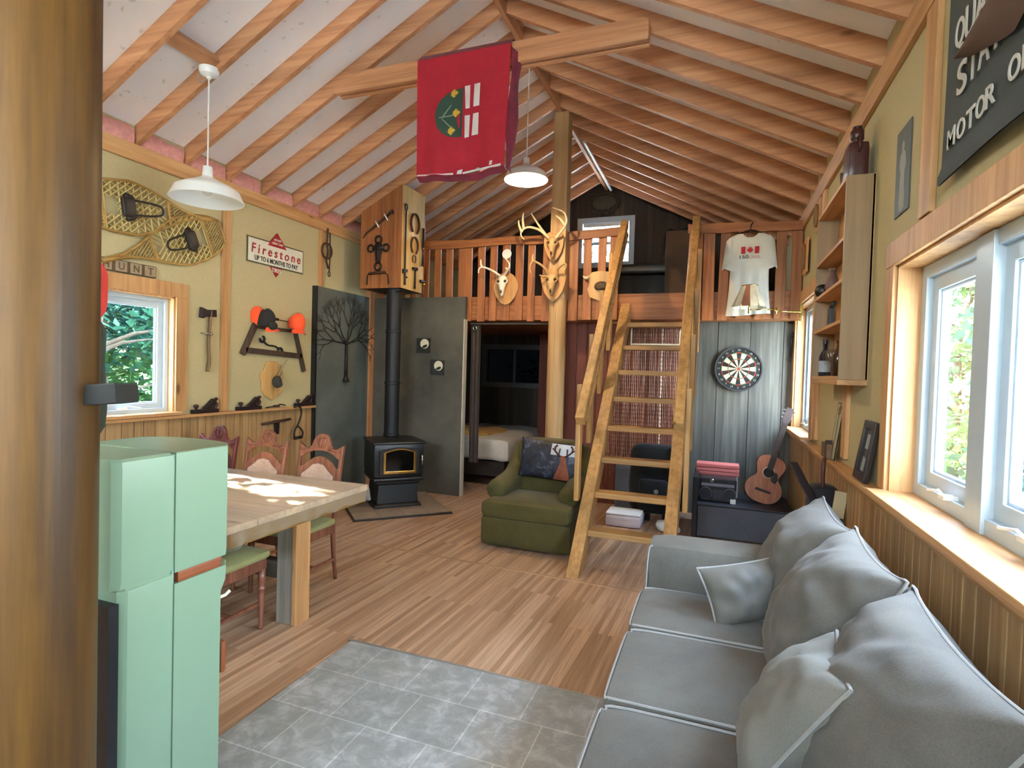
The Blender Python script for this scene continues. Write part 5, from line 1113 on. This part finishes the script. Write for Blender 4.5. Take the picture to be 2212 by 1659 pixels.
bottle('dark liquor bottle with pale label on the lowest shelf of the wall unit', -.40, 0, [(.036, 0), (.038, .01), (.038, .14), (.014, .19), (.014, .245)], DKG, (.016, .23, .262), (.0388, .03, .11))
for k, lab in enumerate(('stemmed glass next to the dark bottle on the lowest shelf', 'stemmed glass in the middle of the lowest shelf', 'stemmed glass deepest in the lowest shelf')):
    bottle(lab, -.28 + k * .10, 0, [(.03, 0), (.03, .004), (.005, .01), (.005, .07), (.03, .10), (.034, .15), (.030, .18)], CLG, None, None, 'glass', 'wine_glass', 'stemmed glasses on the lowest shelf')
bottle('slim dark bottle at the inner end of the lowest shelf', .05, 0, [(.028, 0), (.028, .13), (.011, .18), (.011, .23)], plain('brown_glass', '3A2418', .15))
t = thing('figurine', 'small dark tool shaped figurine on the second shelf up', 'figure', on_shelf(-.24, .325), -90)
mb = MB(); mb.lathe([(.02, 0), (.018, .14)], n=12); mb.box(-.018, .018, -.018, .018, 0, .14); mb.build('stand', plain('figurine_grey', '3B3835', .5), t); mb = MB(); mb.tube([(-.02, 0, .15), (.09, 0, .165)], [.012, .018], 8); mb.build('arm', MC['figurine_grey'], t, smooth=True)
t = thing('ball_ornament', 'round black ornament at the outer end of the third shelf up', 'ornament', on_shelf(-.42, .56), -90)
mb = MB(); mb.ball((0, -.03, .05), .05, 16, 10); mb.build('ball', BLACK, t, smooth=True); mb = MB(); mb.lathe([(.03, 0), (.025, .012)], Mx.Translation(V((0, -.03, 0))), 14); mb.build('base', BLACK, t)
t = thing('pinkish_vase', 'dull pink vase on the third shelf up of the wall unit', 'vase', on_shelf(-.25, .56), -90)
mb = MB(); mb.lathe([(.03, 0), (.045, .05), (.035, .11), (.018, .14), (.024, .17)], n=18); mb.build('vase_body', plain('dull_pink', '6B4E46', .5), t, smooth=True); mb = MB(); mb.lathe([(.0245, .168), (.0265, .174), (.0245, .18)], n=18, caps=False); mb.build('rim', plain('dull_pink2', '84685E', .5), t)
# red jug on the shelf unit
t = thing('square_jug', 'dark red square jug on top of the wall shelf unit', 'jug', (XR - .08, 3.72, 2.765), -90)
RJ = plain('jug_red', '43201F', .35)
mb = MB(); mb.rbox(-.075, .075, -.055, .055, 0, .20, .02, 6); mb.lathe([(.045, .19), (.032, .21), (.03, .225), (.036, .23), (.036, .28), (.03, .288)], n=16); mb.build('jug_body', RJ, t, smooth=True)
mb = MB(); mb.tube(smooth_pts([(.03, 0, .225), (.075, 0, .23), (.085, 0, .17), (.07, 0, .14)], 3), .008, 6); mb.build('jug_handle', RJ, t, smooth=True)
mb = MB(); mb.lathe([(.025, .286), (.025, .305)], n=14); mb.build('cap', plain('jug_cap', '2D1718', .4), t)
t = thing('small_glass', 'small shiny glass beside the red jug on the shelf unit', 'glass', (XR - .11, 3.86, 2.765), -90)
mb = MB(); mb.lathe([(.02, 0), (.026, .09), (.024, .09), (.018, .005)], n=16, caps=False); mb.build('bowl', STEEL, t, smooth=True); mb = MB(); mb.lathe([(.021, 0), (.021, .006)], n=16); mb.build('base', STEEL, t)
# motor oil banner
BG = fabric('banner_green', '1F2926', '2D3935', 60, .8, .1); LT = plain('banner_letter', 'C6C7BF', .8)
t = thing('oil_banner', 'dark green motor oil banner with white letters above the big window', 'banner', (XR - .006, 2.08, 2.335), -90)
wv = lambda x, z: -.012 - .012 * (1 + sin(x * 7 + z * 2)) * .5 - .02 * max(0, (x + .1)) - .01 * (z < .04)
mb = MB(); mb.grid(30, 20, lambda u, v: V((-.43 + .86 * u, wv(-.43 + .86 * u, .70 * v) - .012, .70 * v + .012 * sin(u * 5) * (1 - v)))); mb.grid(30, 20, lambda u, v: V((-.43 + .86 * u, wv(-.43 + .86 * u, .70 * v) - .006, .70 * v + .012 * sin(u * 5) * (1 - v)))); mb.build('cloth', BG, t, smooth=True)
def banner_text(s, x0, z, w, h, pitch):
    for k, c in enumerate(s):
        if c == ' ': continue
        x = x0 + k * pitch; o = text(c, LT, t, x + w / 2, wv(x + w / 2, z) - .021, z, w, h, 'letter')
banner_text('MOTOR OIL', -.365, .145, .066, .068, .081); banner_text('STATE', -.30, .325, .078, .112, .094); banner_text('QUAKER', -.335, .49, .076, .118, .092)
mb = MB(); mb.grid(10, 8, lambda u, v: V((-.19 + .62 * u, -.034 - .05 * sin(pi * v) - .05 * u, .355 + .16 * u - v * (.02 + .22 * min(1, u * 1.7)) + .02 * v))); mb.build('folded_flap', plain('banner_back', '5C4436', .8), t, smooth=True)
# narrow poster
t = thing('poster', 'narrow dark poster with a pale standing figure beside the shelf unit', 'poster', (RX, 3.10, 2.60), -90)
mb = MB(); mb.box(-.105, .105, -.006, 0, -.205, .205); mb.build('paper', plain('poster_grey', '484F4A', .6), t)
mb = MB(); mb.prism(smo := [(p.x, p.z) for p in smooth_pts([(-.03, 0, -.18), (-.025, 0, -.02), (-.045, 0, .03), (-.03, 0, .08), (-.012, 0, .09), (-.016, 0, .12), (0, 0, .14), (.018, 0, .12), (.014, 0, .09), (.035, 0, .075), (.05, 0, .02), (.03, 0, -.03), (.04, 0, -.18)], 3, True)], -.0075, -.005); mb.build('figure_shape', plain('poster_pale', '97978C', .7), t)
# things on the ledge
t = thing('picture_frame', 'black framed photo leaning on the ledge near the big window', 'picture frame', (XR - .055, 3.42, 1.066), -90)
R = Mx.Rotation(rad(-9), 4, 'X')
mb = MB(); mb.frame([(-.115, 0), (.115, 0), (.115, .32), (-.115, .32)], [(-.075, .04), (.075, .04), (.075, .28), (-.075, .28)], -.014, .014, R); mb.build('frame', plain('frame_black', '2A211E', .35), t, bevel=.004)
mb = MB(); mb.prism([(-.078, .038), (.078, .038), (.078, .282), (-.078, .282)], -.002, .008, R); ph = mb.build('photo', plain('photo_dark', '3E3D3B', .25, 0, .5, 9), t)
mb = MB(); mb.prism([(-.03, .05), (.04, .05), (.03, .12), (-.02, .13)], -.003, 0, R); mb.prism([(-.03, .17), (.025, .17), (.025, .25), (-.03, .25)], -.003, 0, R); mb.build('pale_patches', plain('photo_pale', '99A09E', .4), ph)
t = thing('greeting_card', 'tall pale card with green leaf drawing standing on the ledge', 'card', (XR - .05, 4.22, 1.064), -90); R = Mx.Rotation(rad(-7), 4, 'X')
mb = MB(); mb.box(-.085, .085, -.003, .003, 0, .385, R); mb.build('card_stock', plain('card_cream', 'B3AD93', .7), t)
mb = MB(); mb.frame([(-.085, 0), (.085, 0), (.085, .385), (-.085, .385)], [(-.078, .008), (.078, .008), (.078, .377), (-.078, .377)], -.004, .002, R); mb.build('border', plain('card_green', '4C5236', .7), t)
mb = MB()
for x, z, a in ((-.03, .30, .5), (.03, .31, -.5), (0, .33, 0), (-.045, .33, 1.0), (.045, .34, -1), (0, .28, .2)):
    o2 = [(x + .03 * sin(a) * k / 6 + .010 * sin(pi * k / 6) * sg * cos(a), z + .045 * cos(a) * k / 6 - .010 * sin(pi * k / 6) * sg * sin(a)) for sg, ks in ((1, range(0, 7)), (-1, range(5, 0, -1))) for k in ks]; mb.prism(o2, -.0055, -.003, R)
mb.tube([R @ V((0, -.0045, .30)), R @ V((.01, -.0045, .15)), R @ V((-.02, -.0045, .04))], .003, 5); mb.build('leaf_drawing', plain('leaf_brown', '6E5B3C', .7), t)
t = thing('wooden_box', 'small brown wooden box on the ledge below the leaf card', 'box', (XR - .045, 4.30, 1.064), -90)
mb = MB(); mb.box(-.10, .09, -.04, -.005, 0, .10); mb.build('box_body', wood('box_brown', [(.25, '553A20'), (.6, '7A5A36'), (.8, '8D6A42')], 'X'), t, bevel=.003); mb = MB(); mb.box(.05, .075, -.043, -.002, .0, .125); mb.build('dark_peg', plain('peg_dark', '2C1A12', .5), t)
t = thing('upright_bag', 'dark upright bag with brown handle and beige card behind the sofa', 'bag', (.66, 4.0, 0))
BGM = fabric('bag_dark', '0E0C0F', '181519', 90, .8)
mb = MB(); mb.rbox(-.085, .105, -.10, .10, .0, .93, .07, 8); mb.build('bag_body', BGM, t, smooth=True)
mb = MB(); mb.tube(smooth_pts([(0, -.05, .90), (-.004, -.06, 1.0), (.0, -.05, 1.08), (.012, .0, 1.09)], 3), .013, 8); mb.build('grip', plain('grip_brown', '4A2620', .5), t, smooth=True)
mb = MB(); P = smooth_pts([(-.17, -.02, 1.055), (-.12, -.10, .95), (-.065, -.125, .84), (-.04, -.12, .72)], 4); mb.tube(P, .032, 10, flat=.15); mb.build('strap', plain('strap_plum', '2A2126', .7), t, smooth=True)
mb = MB(); mb.box(-.038, .03, -.118, -.112, .75, .915, Mx.Rotation(rad(6), 4, 'Y')); mb.build('card', plain('card_beige', 'B7A47F', .8), t)
for lab, y, z, r in (('carved wooden ring plaque high on the wall past the shelf unit', 5.35, 3.0, .085), ('carved wooden ring plaque above the far side window', 6.0, 2.78, .11)):
    t = thing('wooden_ring', lab, 'plaque', (RX - .02, y, z), -90)
    mb = MB(); mb.box(-r * 1.2, r * 1.2, -.014, 0, -r * 1.5, r * 1.5); mb.build('board', pine(), t, bevel=.004)
    mb = MB(); mb.tube([(r * .6 * sin(a), -.024, r * cos(a)) for a in [2 * pi * k / 22 for k in range(22)]], .014, 8, closed=True); mb.build('ring', wood('ring_wood', [(.25, '6E4B28'), (.6, '8E6A40'), (.8, 'A07A4C')], 'Z'), t, smooth=True)
t = thing('iron_hook', 'dark wrought iron hook hung beside the far window near the dartboard', 'hook', (RX - .026, 6.67, 1.95), -90)
mb = MB(); mb.tube(smooth_pts([(0, -.015, .12), (.02, -.02, .04), (-.015, -.02, -.06), (.01, -.03, -.16)], 4), .010, 7); mb.tube([(-.02, -.015, .08), (-.03, -.02, -.12)], .008, 6); mb.build('shank', IRON, t, smooth=True); mb = MB(); mb.prism(circ(0, .12, .03, 16), -.02, -.0); mb.build('plate', IRON, t)
# ================================================================== HANGING LAMPS, FLAG
ENA = plain('white_enamel', 'E9EDEA', .3, 0, .02)
def pendant(label, x, y, zc, zr, R_, lit):
    t = thing('pendant_lamp', label, 'lamp', (x, y, zc), 0, 'white enamel pendant lamps')
    mb = MB(); mb.lathe([(.068, 0), (.068, -.022), (.058, -.045), (.02, -.06), (.012, -.075)], n=24); mb.build('canopy', ENA, t, auto=40)
    L = zc - zr; mb = MB(); mb.tube([(0, 0, -.06), (0, 0, -(L - R_ * .95))], .0055, 8); mb.build('cord', WHITE, t)
    k = R_ / .25; z = -L
    mb = MB(); out = [(.03, .245), (.032, .24), (.036, .175), (.045, .165), (.10, .135), (.165, .105), (.215, .075), (.222, .06), (.235, .03), (.25, .0)]
    mb.lathe([(r * k, z + h * k) for r, h in out] + [(r * k - .004, z + h * k - .003) for r, h in reversed(out)], n=40, caps=False); mb.build('shade', ENA, t, auto=35)
    mb = MB(); mb.lathe([(.022 * k, z + .17 * k), (.024 * k, z + .12 * k), (.018 * k, z + .10 * k)], n=14); so = mb.build('socket', WHITE, t)
    mb = MB(); mb.ball((0, 0, z + .075 * k), (.034 * k, .034 * k, .04 * k), 16, 12); mb.build('bulb', plain('bulb_lit', 'FFE2B0', .3, emit=28) if lit else plain('bulb_off', 'D9DAD4', .25), so, smooth=True)
    mb = MB(); mb.tube([(-.06, -.02, -.02), (-.085, -.02, -.07), (-.06, -.02, -.10), (-.02, 0, -.07)], .004, 6); mb.build('loose_wire', plain('wire_grey', '8A8F92', .5), t)
    if lit:
        l = bpy.data.lights.new('bulb_light', 'POINT'); l.energy = LAMP_W; l.color = (1, .72, .42); l.shadow_soft_size = .035
        o = bpy.data.objects.new('bulb_light', l); COL.objects.link(o); o.location = (x, y, zr + .02 * k)
LAMP_W = 16
pendant('unlit white pendant lamp in front of the snowshoes', -3.555, 3.04, roof_z(-3.555) + .045, 2.785, .25, False)
pendant('lit white pendant lamp hanging under the ridge near the post', X0, 5.03, roof_z(X0) - .03, 3.43, .213, True)
t = thing('flag', 'red flag with green and yellow leaf shield draped over the tie beam', 'flag', (-1.86, 3.80, 4.04))
FRD = fabric('flag_cloth', '9C0E24', 'B0162E', 30, .8, .05)
def fp(u, v, d=0):
    x = -.385 + .77 * u - .035 * v * u + .02 * v; z = -.075 + .004 * u - .89 * v - .03 * sin(pi * u) * v
    y = -.032 - .03 * v + .022 * sin(u * 9 + v * 2.0) * v + .012 * sin(u * 21) * v - d
    return V((x, y, z))
mb = MB(); mb.grid(36, 36, lambda u, v: fp(u, v)); mb.grid(36, 36, lambda u, v: fp(u, v, -.004)); mb.build('flag_field', FRD, t, smooth=True)
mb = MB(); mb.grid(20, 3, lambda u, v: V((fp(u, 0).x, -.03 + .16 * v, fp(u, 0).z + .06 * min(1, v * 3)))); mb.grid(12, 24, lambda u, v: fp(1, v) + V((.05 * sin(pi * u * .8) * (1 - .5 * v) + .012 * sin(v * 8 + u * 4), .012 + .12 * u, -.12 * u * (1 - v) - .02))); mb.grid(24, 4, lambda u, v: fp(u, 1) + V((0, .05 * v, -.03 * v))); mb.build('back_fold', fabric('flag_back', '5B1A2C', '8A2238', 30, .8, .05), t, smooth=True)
def fpoly(name, polys, mat, d):
    mb = MB()
    for P in polys:
        c = (sum(p[0] for p in P) / len(P), sum(p[1] for p in P) / len(P)); n = len(P)
        for rr in (0, .5):
            pass
        vs = [fp(*c, d)] + [fp(c[0] + (p[0] - c[0]) * .5, c[1] + (p[1] - c[1]) * .5, d) for p in P] + [fp(*p, d) for p in P]
        mb.add(vs, [(0, 1 + i, 1 + (i + 1) % n) for i in range(n)] + [(1 + i, 1 + n + i, 1 + n + (i + 1) % n, 1 + (i + 1) % n) for i in range(n)])
    return mb.build(name, mat, t, smooth=True)
fpoly('shield_green', [[(.53, .30), (.53, .70)] + [(.53 - .31 * sin(pi * k / 14) ** .8, .50 + .20 * cos(pi * k / 14)) for k in range(1, 14)]], plain('shield_green', '2F4A3C', .8), .004)
fpoly('shield_bars', [[(.545, .29), (.60, .285), (.60, .47), (.56, .475)], [(.64, .28), (.70, .275), (.695, .455), (.635, .46)], [(.555, .53), (.605, .525), (.60, .70), (.56, .71)], [(.635, .515), (.69, .51), (.69, .685), (.625, .69)]], plain('flag_white', 'CFC8C4', .8), .005)
LYE = plain('leaf_yellow', 'C9A63A', .8)
for cu, cv in ((.43, .335), (.46, .50), (.41, .64)): fpoly('gold_leaf', [[(cu + z * 1.15, cv + x * .85) for x, z in leafp]], LYE, .007)
fpoly('gold_stem', [[(.27, .515), (.42, .51), (.42, .52), (.27, .525)], [(.30, .515), (.40, .42), (.405, .43), (.31, .525)], [(.30, .525), (.40, .60), (.395, .61), (.30, .535)]], plain('stem_grey', '7D8B7C', .8), .006)
fpoly('hem_patch', [[(.50, .97), (.55, .96), (.54, .998), (.49, .998)], [(.68, .955), (.72, .955), (.715, .985), (.68, .99)], [(.85, .94), (.88, .94), (.875, .975), (.845, .975)], [(.02, .985), (.45, .985), (.45, 1.0), (.0, 1.0)], [(.55, .985), (.97, .98), (.97, 1.0), (.55, 1.0)]], MC['flag_white'], .006)
# ================================================================== LOFT CONTENTS, BEDROOM
t = thing('storage_coffer', 'long black padded trunk on the loft floor under the gable window', 'trunk', (-1.05, 8.15, 2.5))
mb = MB(); mb.rbox(-.42, .36, -.25, .25, .0, .50, .05, 6); mb.build('trunk_body', plain('trunk_black', '1D2022', .6), t, smooth=True); mb = MB(); mb.rbox(-.44, .38, -.27, .27, .50, .66, .05, 6); mb.build('lid', plain('trunk_lid', '2A2F31', .4), t, smooth=True)
t = thing('tall_carton', 'tall brown box with a pale cloth on the loft beside the ladder opening', 'box', (-.46, 7.5, 2.5))
mb = MB(); mb.box(-.20, .20, -.22, .22, 0, .93); mb.build('carton', plain('carton_brown', '5B4634', .8), t, bevel=.006)
mb = MB(); mb.grid(12, 12, lambda u, v: V((-.26 + .44 * u, -.24 + .46 * v, .95 + .02 * sin(u * 9) - .35 * max(0, .22 - u) ** 1 * 4 * (.4 + .6 * v)))); mb.build('cover_cloth', plain('pale_cloth', '8E8A80', .9), t, smooth=True)
t = thing('oval_wreath', 'dark oval wreath on the gable above the loft window', 'wreath', (-1.80, YB - .01, 4.37))
mb = MB(); mb.tube([(.23 * cos(a), -.03 + .01 * NZ.noise(V((cos(a) * 9, sin(a) * 9, 0))), .15 * sin(a)) for a in [2 * pi * k / 40 for k in range(40)]], [.035 + .012 * sin(k * 2.1) for k in range(40)], 8, closed=True); mb.build('twigs', plain('twig_dark', '3A352B', .9), t, smooth=True)
mb = MB(); mb.prism(circ(0, 0, .2, 24, .12), -.02, -.005); mb.build('board', plain('wreath_board', '4B473C', .8), t)
mb = MB(); mb.tube([(0, -.95, 0), (0, .95, 0)], .02, 8)
single(mb, 'white_pole', WHITE, 'thin white pole fixed along the ridge above the loft', 'pole', (-1.66, 7.8, roof_z(-1.66) - .05))
t = thing('bed', 'bed with white rumpled cover in the dark room under the loft', 'bed', (-3.3, 7.9, 0))
mb = MB(); mb.box(-4.05, -2.66, 6.98, 8.9, .14, .34); mb.build('frame', plain('bed_frame', '221710', .6), t, w=True)
for x in (-4.0, -2.76):
    for y in (7.03, 8.8): mb = MB(); mb.box(x, x + .06, y, y + .06, 0, .15); mb.build('leg', MC['bed_frame'], t, w=True)
mb = MB(); mb.rbox(-4.08, -2.58, 6.94, 8.92, .34, .66, .08, 12, puff=(0, 0, .03), fn=lambda p: p + V((.02 * NZ.noise(p * 5), .02 * NZ.noise(p * 5 + V((3, 0, 0))), .025 * NZ.noise(p * 4)))); mb.build('cover', fabric('bed_cover', 'B5AEA4', 'CFC9BF', 60), t, w=True, smooth=True)
mb = MB(); mb.rbox(-3.9, -2.95, 7.1, 7.9, .64, .72, .04, 8, fn=lambda p: p + V((0, 0, .03 * NZ.noise(p * 6)))); mb.build('folded_blanket', fabric('blanket_ochre', 'A5803A', 'BC9850', 60), t, w=True, smooth=True)
t = thing('door_curtain', 'grey brown curtain bunched at the side of the bedroom doorway', 'curtain', (-2.90, 6.42, 2.18))
mb = MB(); mb.grid(24, 20, lambda u, v: V((-.045 + .14 * u + .01 * v, .03 * sin(u * 17) * (1 - .2 * v), -.02 - 1.75 * v))); mb.build('curtain_cloth', fabric('curtain_taupe', '3A322E', '4F4540', 60), t, smooth=True)
mb = MB(); mb.tube([(.02 + .022 * cos(a), -.04, -.06 + .022 * sin(a)) for a in [2 * pi * k / 16 for k in range(16)]], .006, 6, closed=True); mb.build('grommet', STEEL, t)
mb = MB(); mb.tube([(-.56, 0, 0), (.56, 0, 0)], .012, 8); single(mb, 'curtain_rod', plain('rod_metal', '8F8A84', .35, .8), 'thin metal curtain rod across the bedroom doorway', 'rod', (-2.40, 6.42, 2.18))
# ================================================================== OUTDOORS
mb = MB(); mb.box(-30, 30, -20, 40, -.5, -.35); struct(mb, 'ground', plain('pale_bounce_ground', 'D0D2CA', .95, 0, .2, 3))  # ground made pale to bounce daylight up onto the ceiling
def leafmat(name, c, tr):
    m, nt, b = nodes(name); nt.nodes.remove(b); v = coords(nt); n = noise(nt, v, 3, 2); cl = [x * .6 for x in lin(c)]
    r = ramp(nt, [(.3, tuple(x * .6 for x in cl[:3]) + (1,)), (.7, tuple(min(1, x * 1.4) for x in cl[:3]) + (1,))]); nt.links.new(n.outputs['Fac'], r.inputs['Fac'])
    d_ = nt.nodes.new('ShaderNodeBsdfDiffuse'); nt.links.new(r.outputs['Color'], d_.inputs['Color'])
    t_ = nt.nodes.new('ShaderNodeBsdfTranslucent'); nt.links.new(r.outputs['Color'], t_.inputs['Color']); mx = nt.nodes.new('ShaderNodeMixShader'); mx.inputs[0].default_value = tr
    nt.links.new(d_.outputs[0], mx.inputs[1]); nt.links.new(t_.outputs[0], mx.inputs[2]); nt.links.new(mx.outputs[0], nt.nodes['Material Output'].inputs['Surface']); return m
BARK = wood('bark', [(.25, '2E2A25'), (.5, '453F37'), (.75, '544E45')], 'Z', 20, .9, False, .5)
def tree(label, x, y, h, rad_, n, col, seed, name='tree', z0=-.35, cz=.6, leaf=.15):
    t = thing(name, label, 'tree', (x, y, z0), 0, 'trees outside the cabin'); rnd = random.Random(seed)
    mb = MB(); P = [(rnd.uniform(-.08, .08) * k, rnd.uniform(-.08, .08) * k, h * k / 5) for k in range(6)]; mb.tube(P, [.10 - .014 * k for k in range(6)], 8)
    for k in range(9):
        a = rnd.uniform(0, 2 * pi); z = h * rnd.uniform(.15, .85); L = rad_ * rnd.uniform(.5, .95); mb.tube([(0, 0, z), (L * .5 * cos(a), L * .5 * sin(a), z + L * .25), (L * cos(a), L * sin(a), z + L * .35)], [.035, .022, .008], 5)
    mb.build('trunk', BARK, t, smooth=True)
    vs, fs = [], []
    cl = [(rnd.gauss(0, .45) * rad_, rnd.gauss(0, .45) * rad_, h * rnd.uniform(max(.02, cz - .5), 1.0)) for _ in range(48)]
    for i in range(n):
        c = rnd.choice(cl); p = V(c) + V((rnd.gauss(0, .22), rnd.gauss(0, .22), rnd.gauss(0, .16))) * rad_ * .7
        d = V((rnd.gauss(0, 1), rnd.gauss(0, 1), rnd.gauss(-.3, .6))).normalized(); s = d.cross(V((rnd.gauss(0, .5), rnd.gauss(0, .5), 1))).normalized(); L = leaf * rnd.uniform(.6, 1.3)
        o = len(vs); nn = d.cross(s)
        vs += [p, p + d * L * .5 + s * L * .3, p + d * L, p + d * L * .5 - s * L * .3 + nn * L * .08]; fs.append((o, o + 1, o + 2, o + 3))
    mb = MB(); mb.add(vs, fs); mb.build('foliage', leafmat('leaf_' + col, col, .45), t)
tree('small leafy tree seen close outside the window by the log post', -6.6, 4.1, 4.4, 1.4, 3000, '2F5A48', 1, leaf=.13)
tree('leafy tree behind the close one outside the window by the log post', -8.2, 6.3, 5.8, 2.0, 7000, '3A5F3A', 2, leaf=.2)
tree('spindly tree at the edge of the view out of the window by the log post', -7.6, 5.0, 5.2, 1.4, 5000, '2C5650', 3)
tree('forest tree far behind the window by the log post', -11, 8.5, 7.5, 3.0, 8000, '345A40', 4, leaf=.26)
tree('bright leafy tree outside the big side window', 4.9, 8.6, 5.4, 1.9, 8000, '527042', 5, leaf=.19)
tree('bluish green bush tree low outside the big side window', 3.9, 6.6, 3.0, 1.3, 6000, '335F4C', 6, cz=.5, leaf=.17)
tree('tall yellow green tree further outside the big side window', 7.6, 14, 8.5, 3.0, 8000, '6B7F46', 7, leaf=.26)
tree('tree beyond the gable window of the loft', -3.2, 15, 6.5, 2.2, 2400, '55805F', 8)
tree('side tree beyond the narrow far side window', 3.4, 12.5, 5, 1.5, 2000, '4A7452', 9)
for k, (x, y, h, rr) in enumerate(((-13, 13, 8, 3), (-10.5, 3.0, 7, 2.4), (-7.2, 2.2, 4.5, 1.3), (-9.5, 10.5, 6, 2.2))): tree(['forest tree in the thicket, the far one past the window by the log post', 'forest tree hidden at the near side of the window by the log post', 'slim forest tree at the near side of the window by the log post', 'forest tree past the thicket outside the window by the log post'][k], x, y, h, rr, 5000, ['345A40', '2F5A48', '3A5F3A', '30584A'][k], 20 + k, cz=.5, leaf=.22)
for k, (x, y, h, rr) in enumerate(((9, 20, 9, 3.2), (6.2, 11, 6, 2.0), (11, 14, 8, 3), (5.2, 15.5, 7, 2.2))): tree(['distant bright tree outside the big side window', 'middle green tree behind the bright one outside the big side window', 'broad distant tree at the edge of the big side window view', 'tall tree beyond the far end of the big side window view'][k], x, y, h, rr, 6000, ['74864C', '4E7048', '5E7A4A', '567A50'][k], 30 + k, cz=.5, leaf=.26)
t = thing('plank_stack', 'stack of pale planks outside the big side window', 'planks', (2.6, 6.2, -.35))
for k in range(5):
    mb = MB(); mb.box(-.45, .45, -1.2, 1.2, .1 + k * .15, .16 + k * .15); mb.build('plank', plain('grey_plank', 'C9C4B4', .8), t, bevel=.006)
for y in (-.9, .9):
    mb = MB(); mb.box(-.4, .4, y - .05, y + .05, 0, .1); mb.build('bearer', plain('grey_bearer', '8A8578', .8), t)
    for k in range(4): mb = MB(); mb.box(-.4, .4, y - .04, y + .04, .16 + k * .15, .25 + k * .15); mb.build('spacer', MC['grey_bearer'], t)
# ================================================================== LIGHT, CAMERA
w = bpy.data.worlds.new('sky'); sc.world = w; w.use_nodes = True; nt = w.node_tree; bg = nt.nodes['Background']
SKY = 9.5
tc = nt.nodes.new('ShaderNodeTexCoord'); sp = nt.nodes.new('ShaderNodeSeparateXYZ'); nt.links.new(tc.outputs['Generated'], sp.inputs[0])
rp = ramp(nt, [(.0, (.35, .42, .40, 1)), (.48, (.6, .68, .66, 1)), (.56, (.85, .98, 1.05, 1)), (1.0, (.55, .78, 1.2, 1))]); mr = nt.nodes.new('ShaderNodeMapRange'); mr.inputs['From Min'].default_value = -1
nt.links.new(sp.outputs['Z'], mr.inputs['Value']); nt.links.new(mr.outputs['Result'], rp.inputs['Fac']); nt.links.new(rp.outputs['Color'], bg.inputs['Color']); bg.inputs['Strength'].default_value = SKY
s = bpy.data.lights.new('sun', 'SUN'); s.energy = 70; s.angle = rad(.6); s.color = (1, .97, .9); so = bpy.data.objects.new('sun', s); COL.objects.link(so)
so.rotation_euler = V((1.5, -.17, -.92)).to_track_quat('-Z', 'Y').to_euler(); so.location = (-12, 6, 10)
cam = bpy.data.cameras.new('camera'); co = bpy.data.objects.new('camera', cam); COL.objects.link(co); sc.camera = co
cam.sensor_width = 36; cam.sensor_fit = 'HORIZONTAL'; cam.lens = 1190 / 2212 * 36; cam.clip_start = .05; cam.clip_end = 200
yw, pt, rl = rad(20.28), rad(-1.4176), rad(1.6545)
f = V((-sin(yw) * cos(pt), cos(yw) * cos(pt), sin(pt))); r = V((cos(yw), sin(yw), 0)); u = r.cross(f)
r, u = cos(rl) * r + sin(rl) * u, -sin(rl) * r + cos(rl) * u
co.matrix_world = Mx(((r.x, u.x, -f.x, 0), (r.y, u.y, -f.y, 0), (r.z, u.z, -f.z, 1.6), (0, 0, 0, 1)))
sc.view_settings.view_transform = 'Standard'; sc.view_settings.look = 'None'; sc.view_settings.gamma = 1; sc.view_settings.use_curve_mapping = False
sc.view_settings.exposure = 2.32
cy = sc.cycles; cy.adaptive_threshold = .02; cy.max_bounces = 7; cy.diffuse_bounces = 5; cy.glossy_bounces = 3; cy.transmission_bounces = 4; cy.transparent_max_bounces = 12; cy.caustics_reflective = False; cy.caustics_refractive = False
cy.use_denoising = True; cy.sample_clamp_indirect = 6
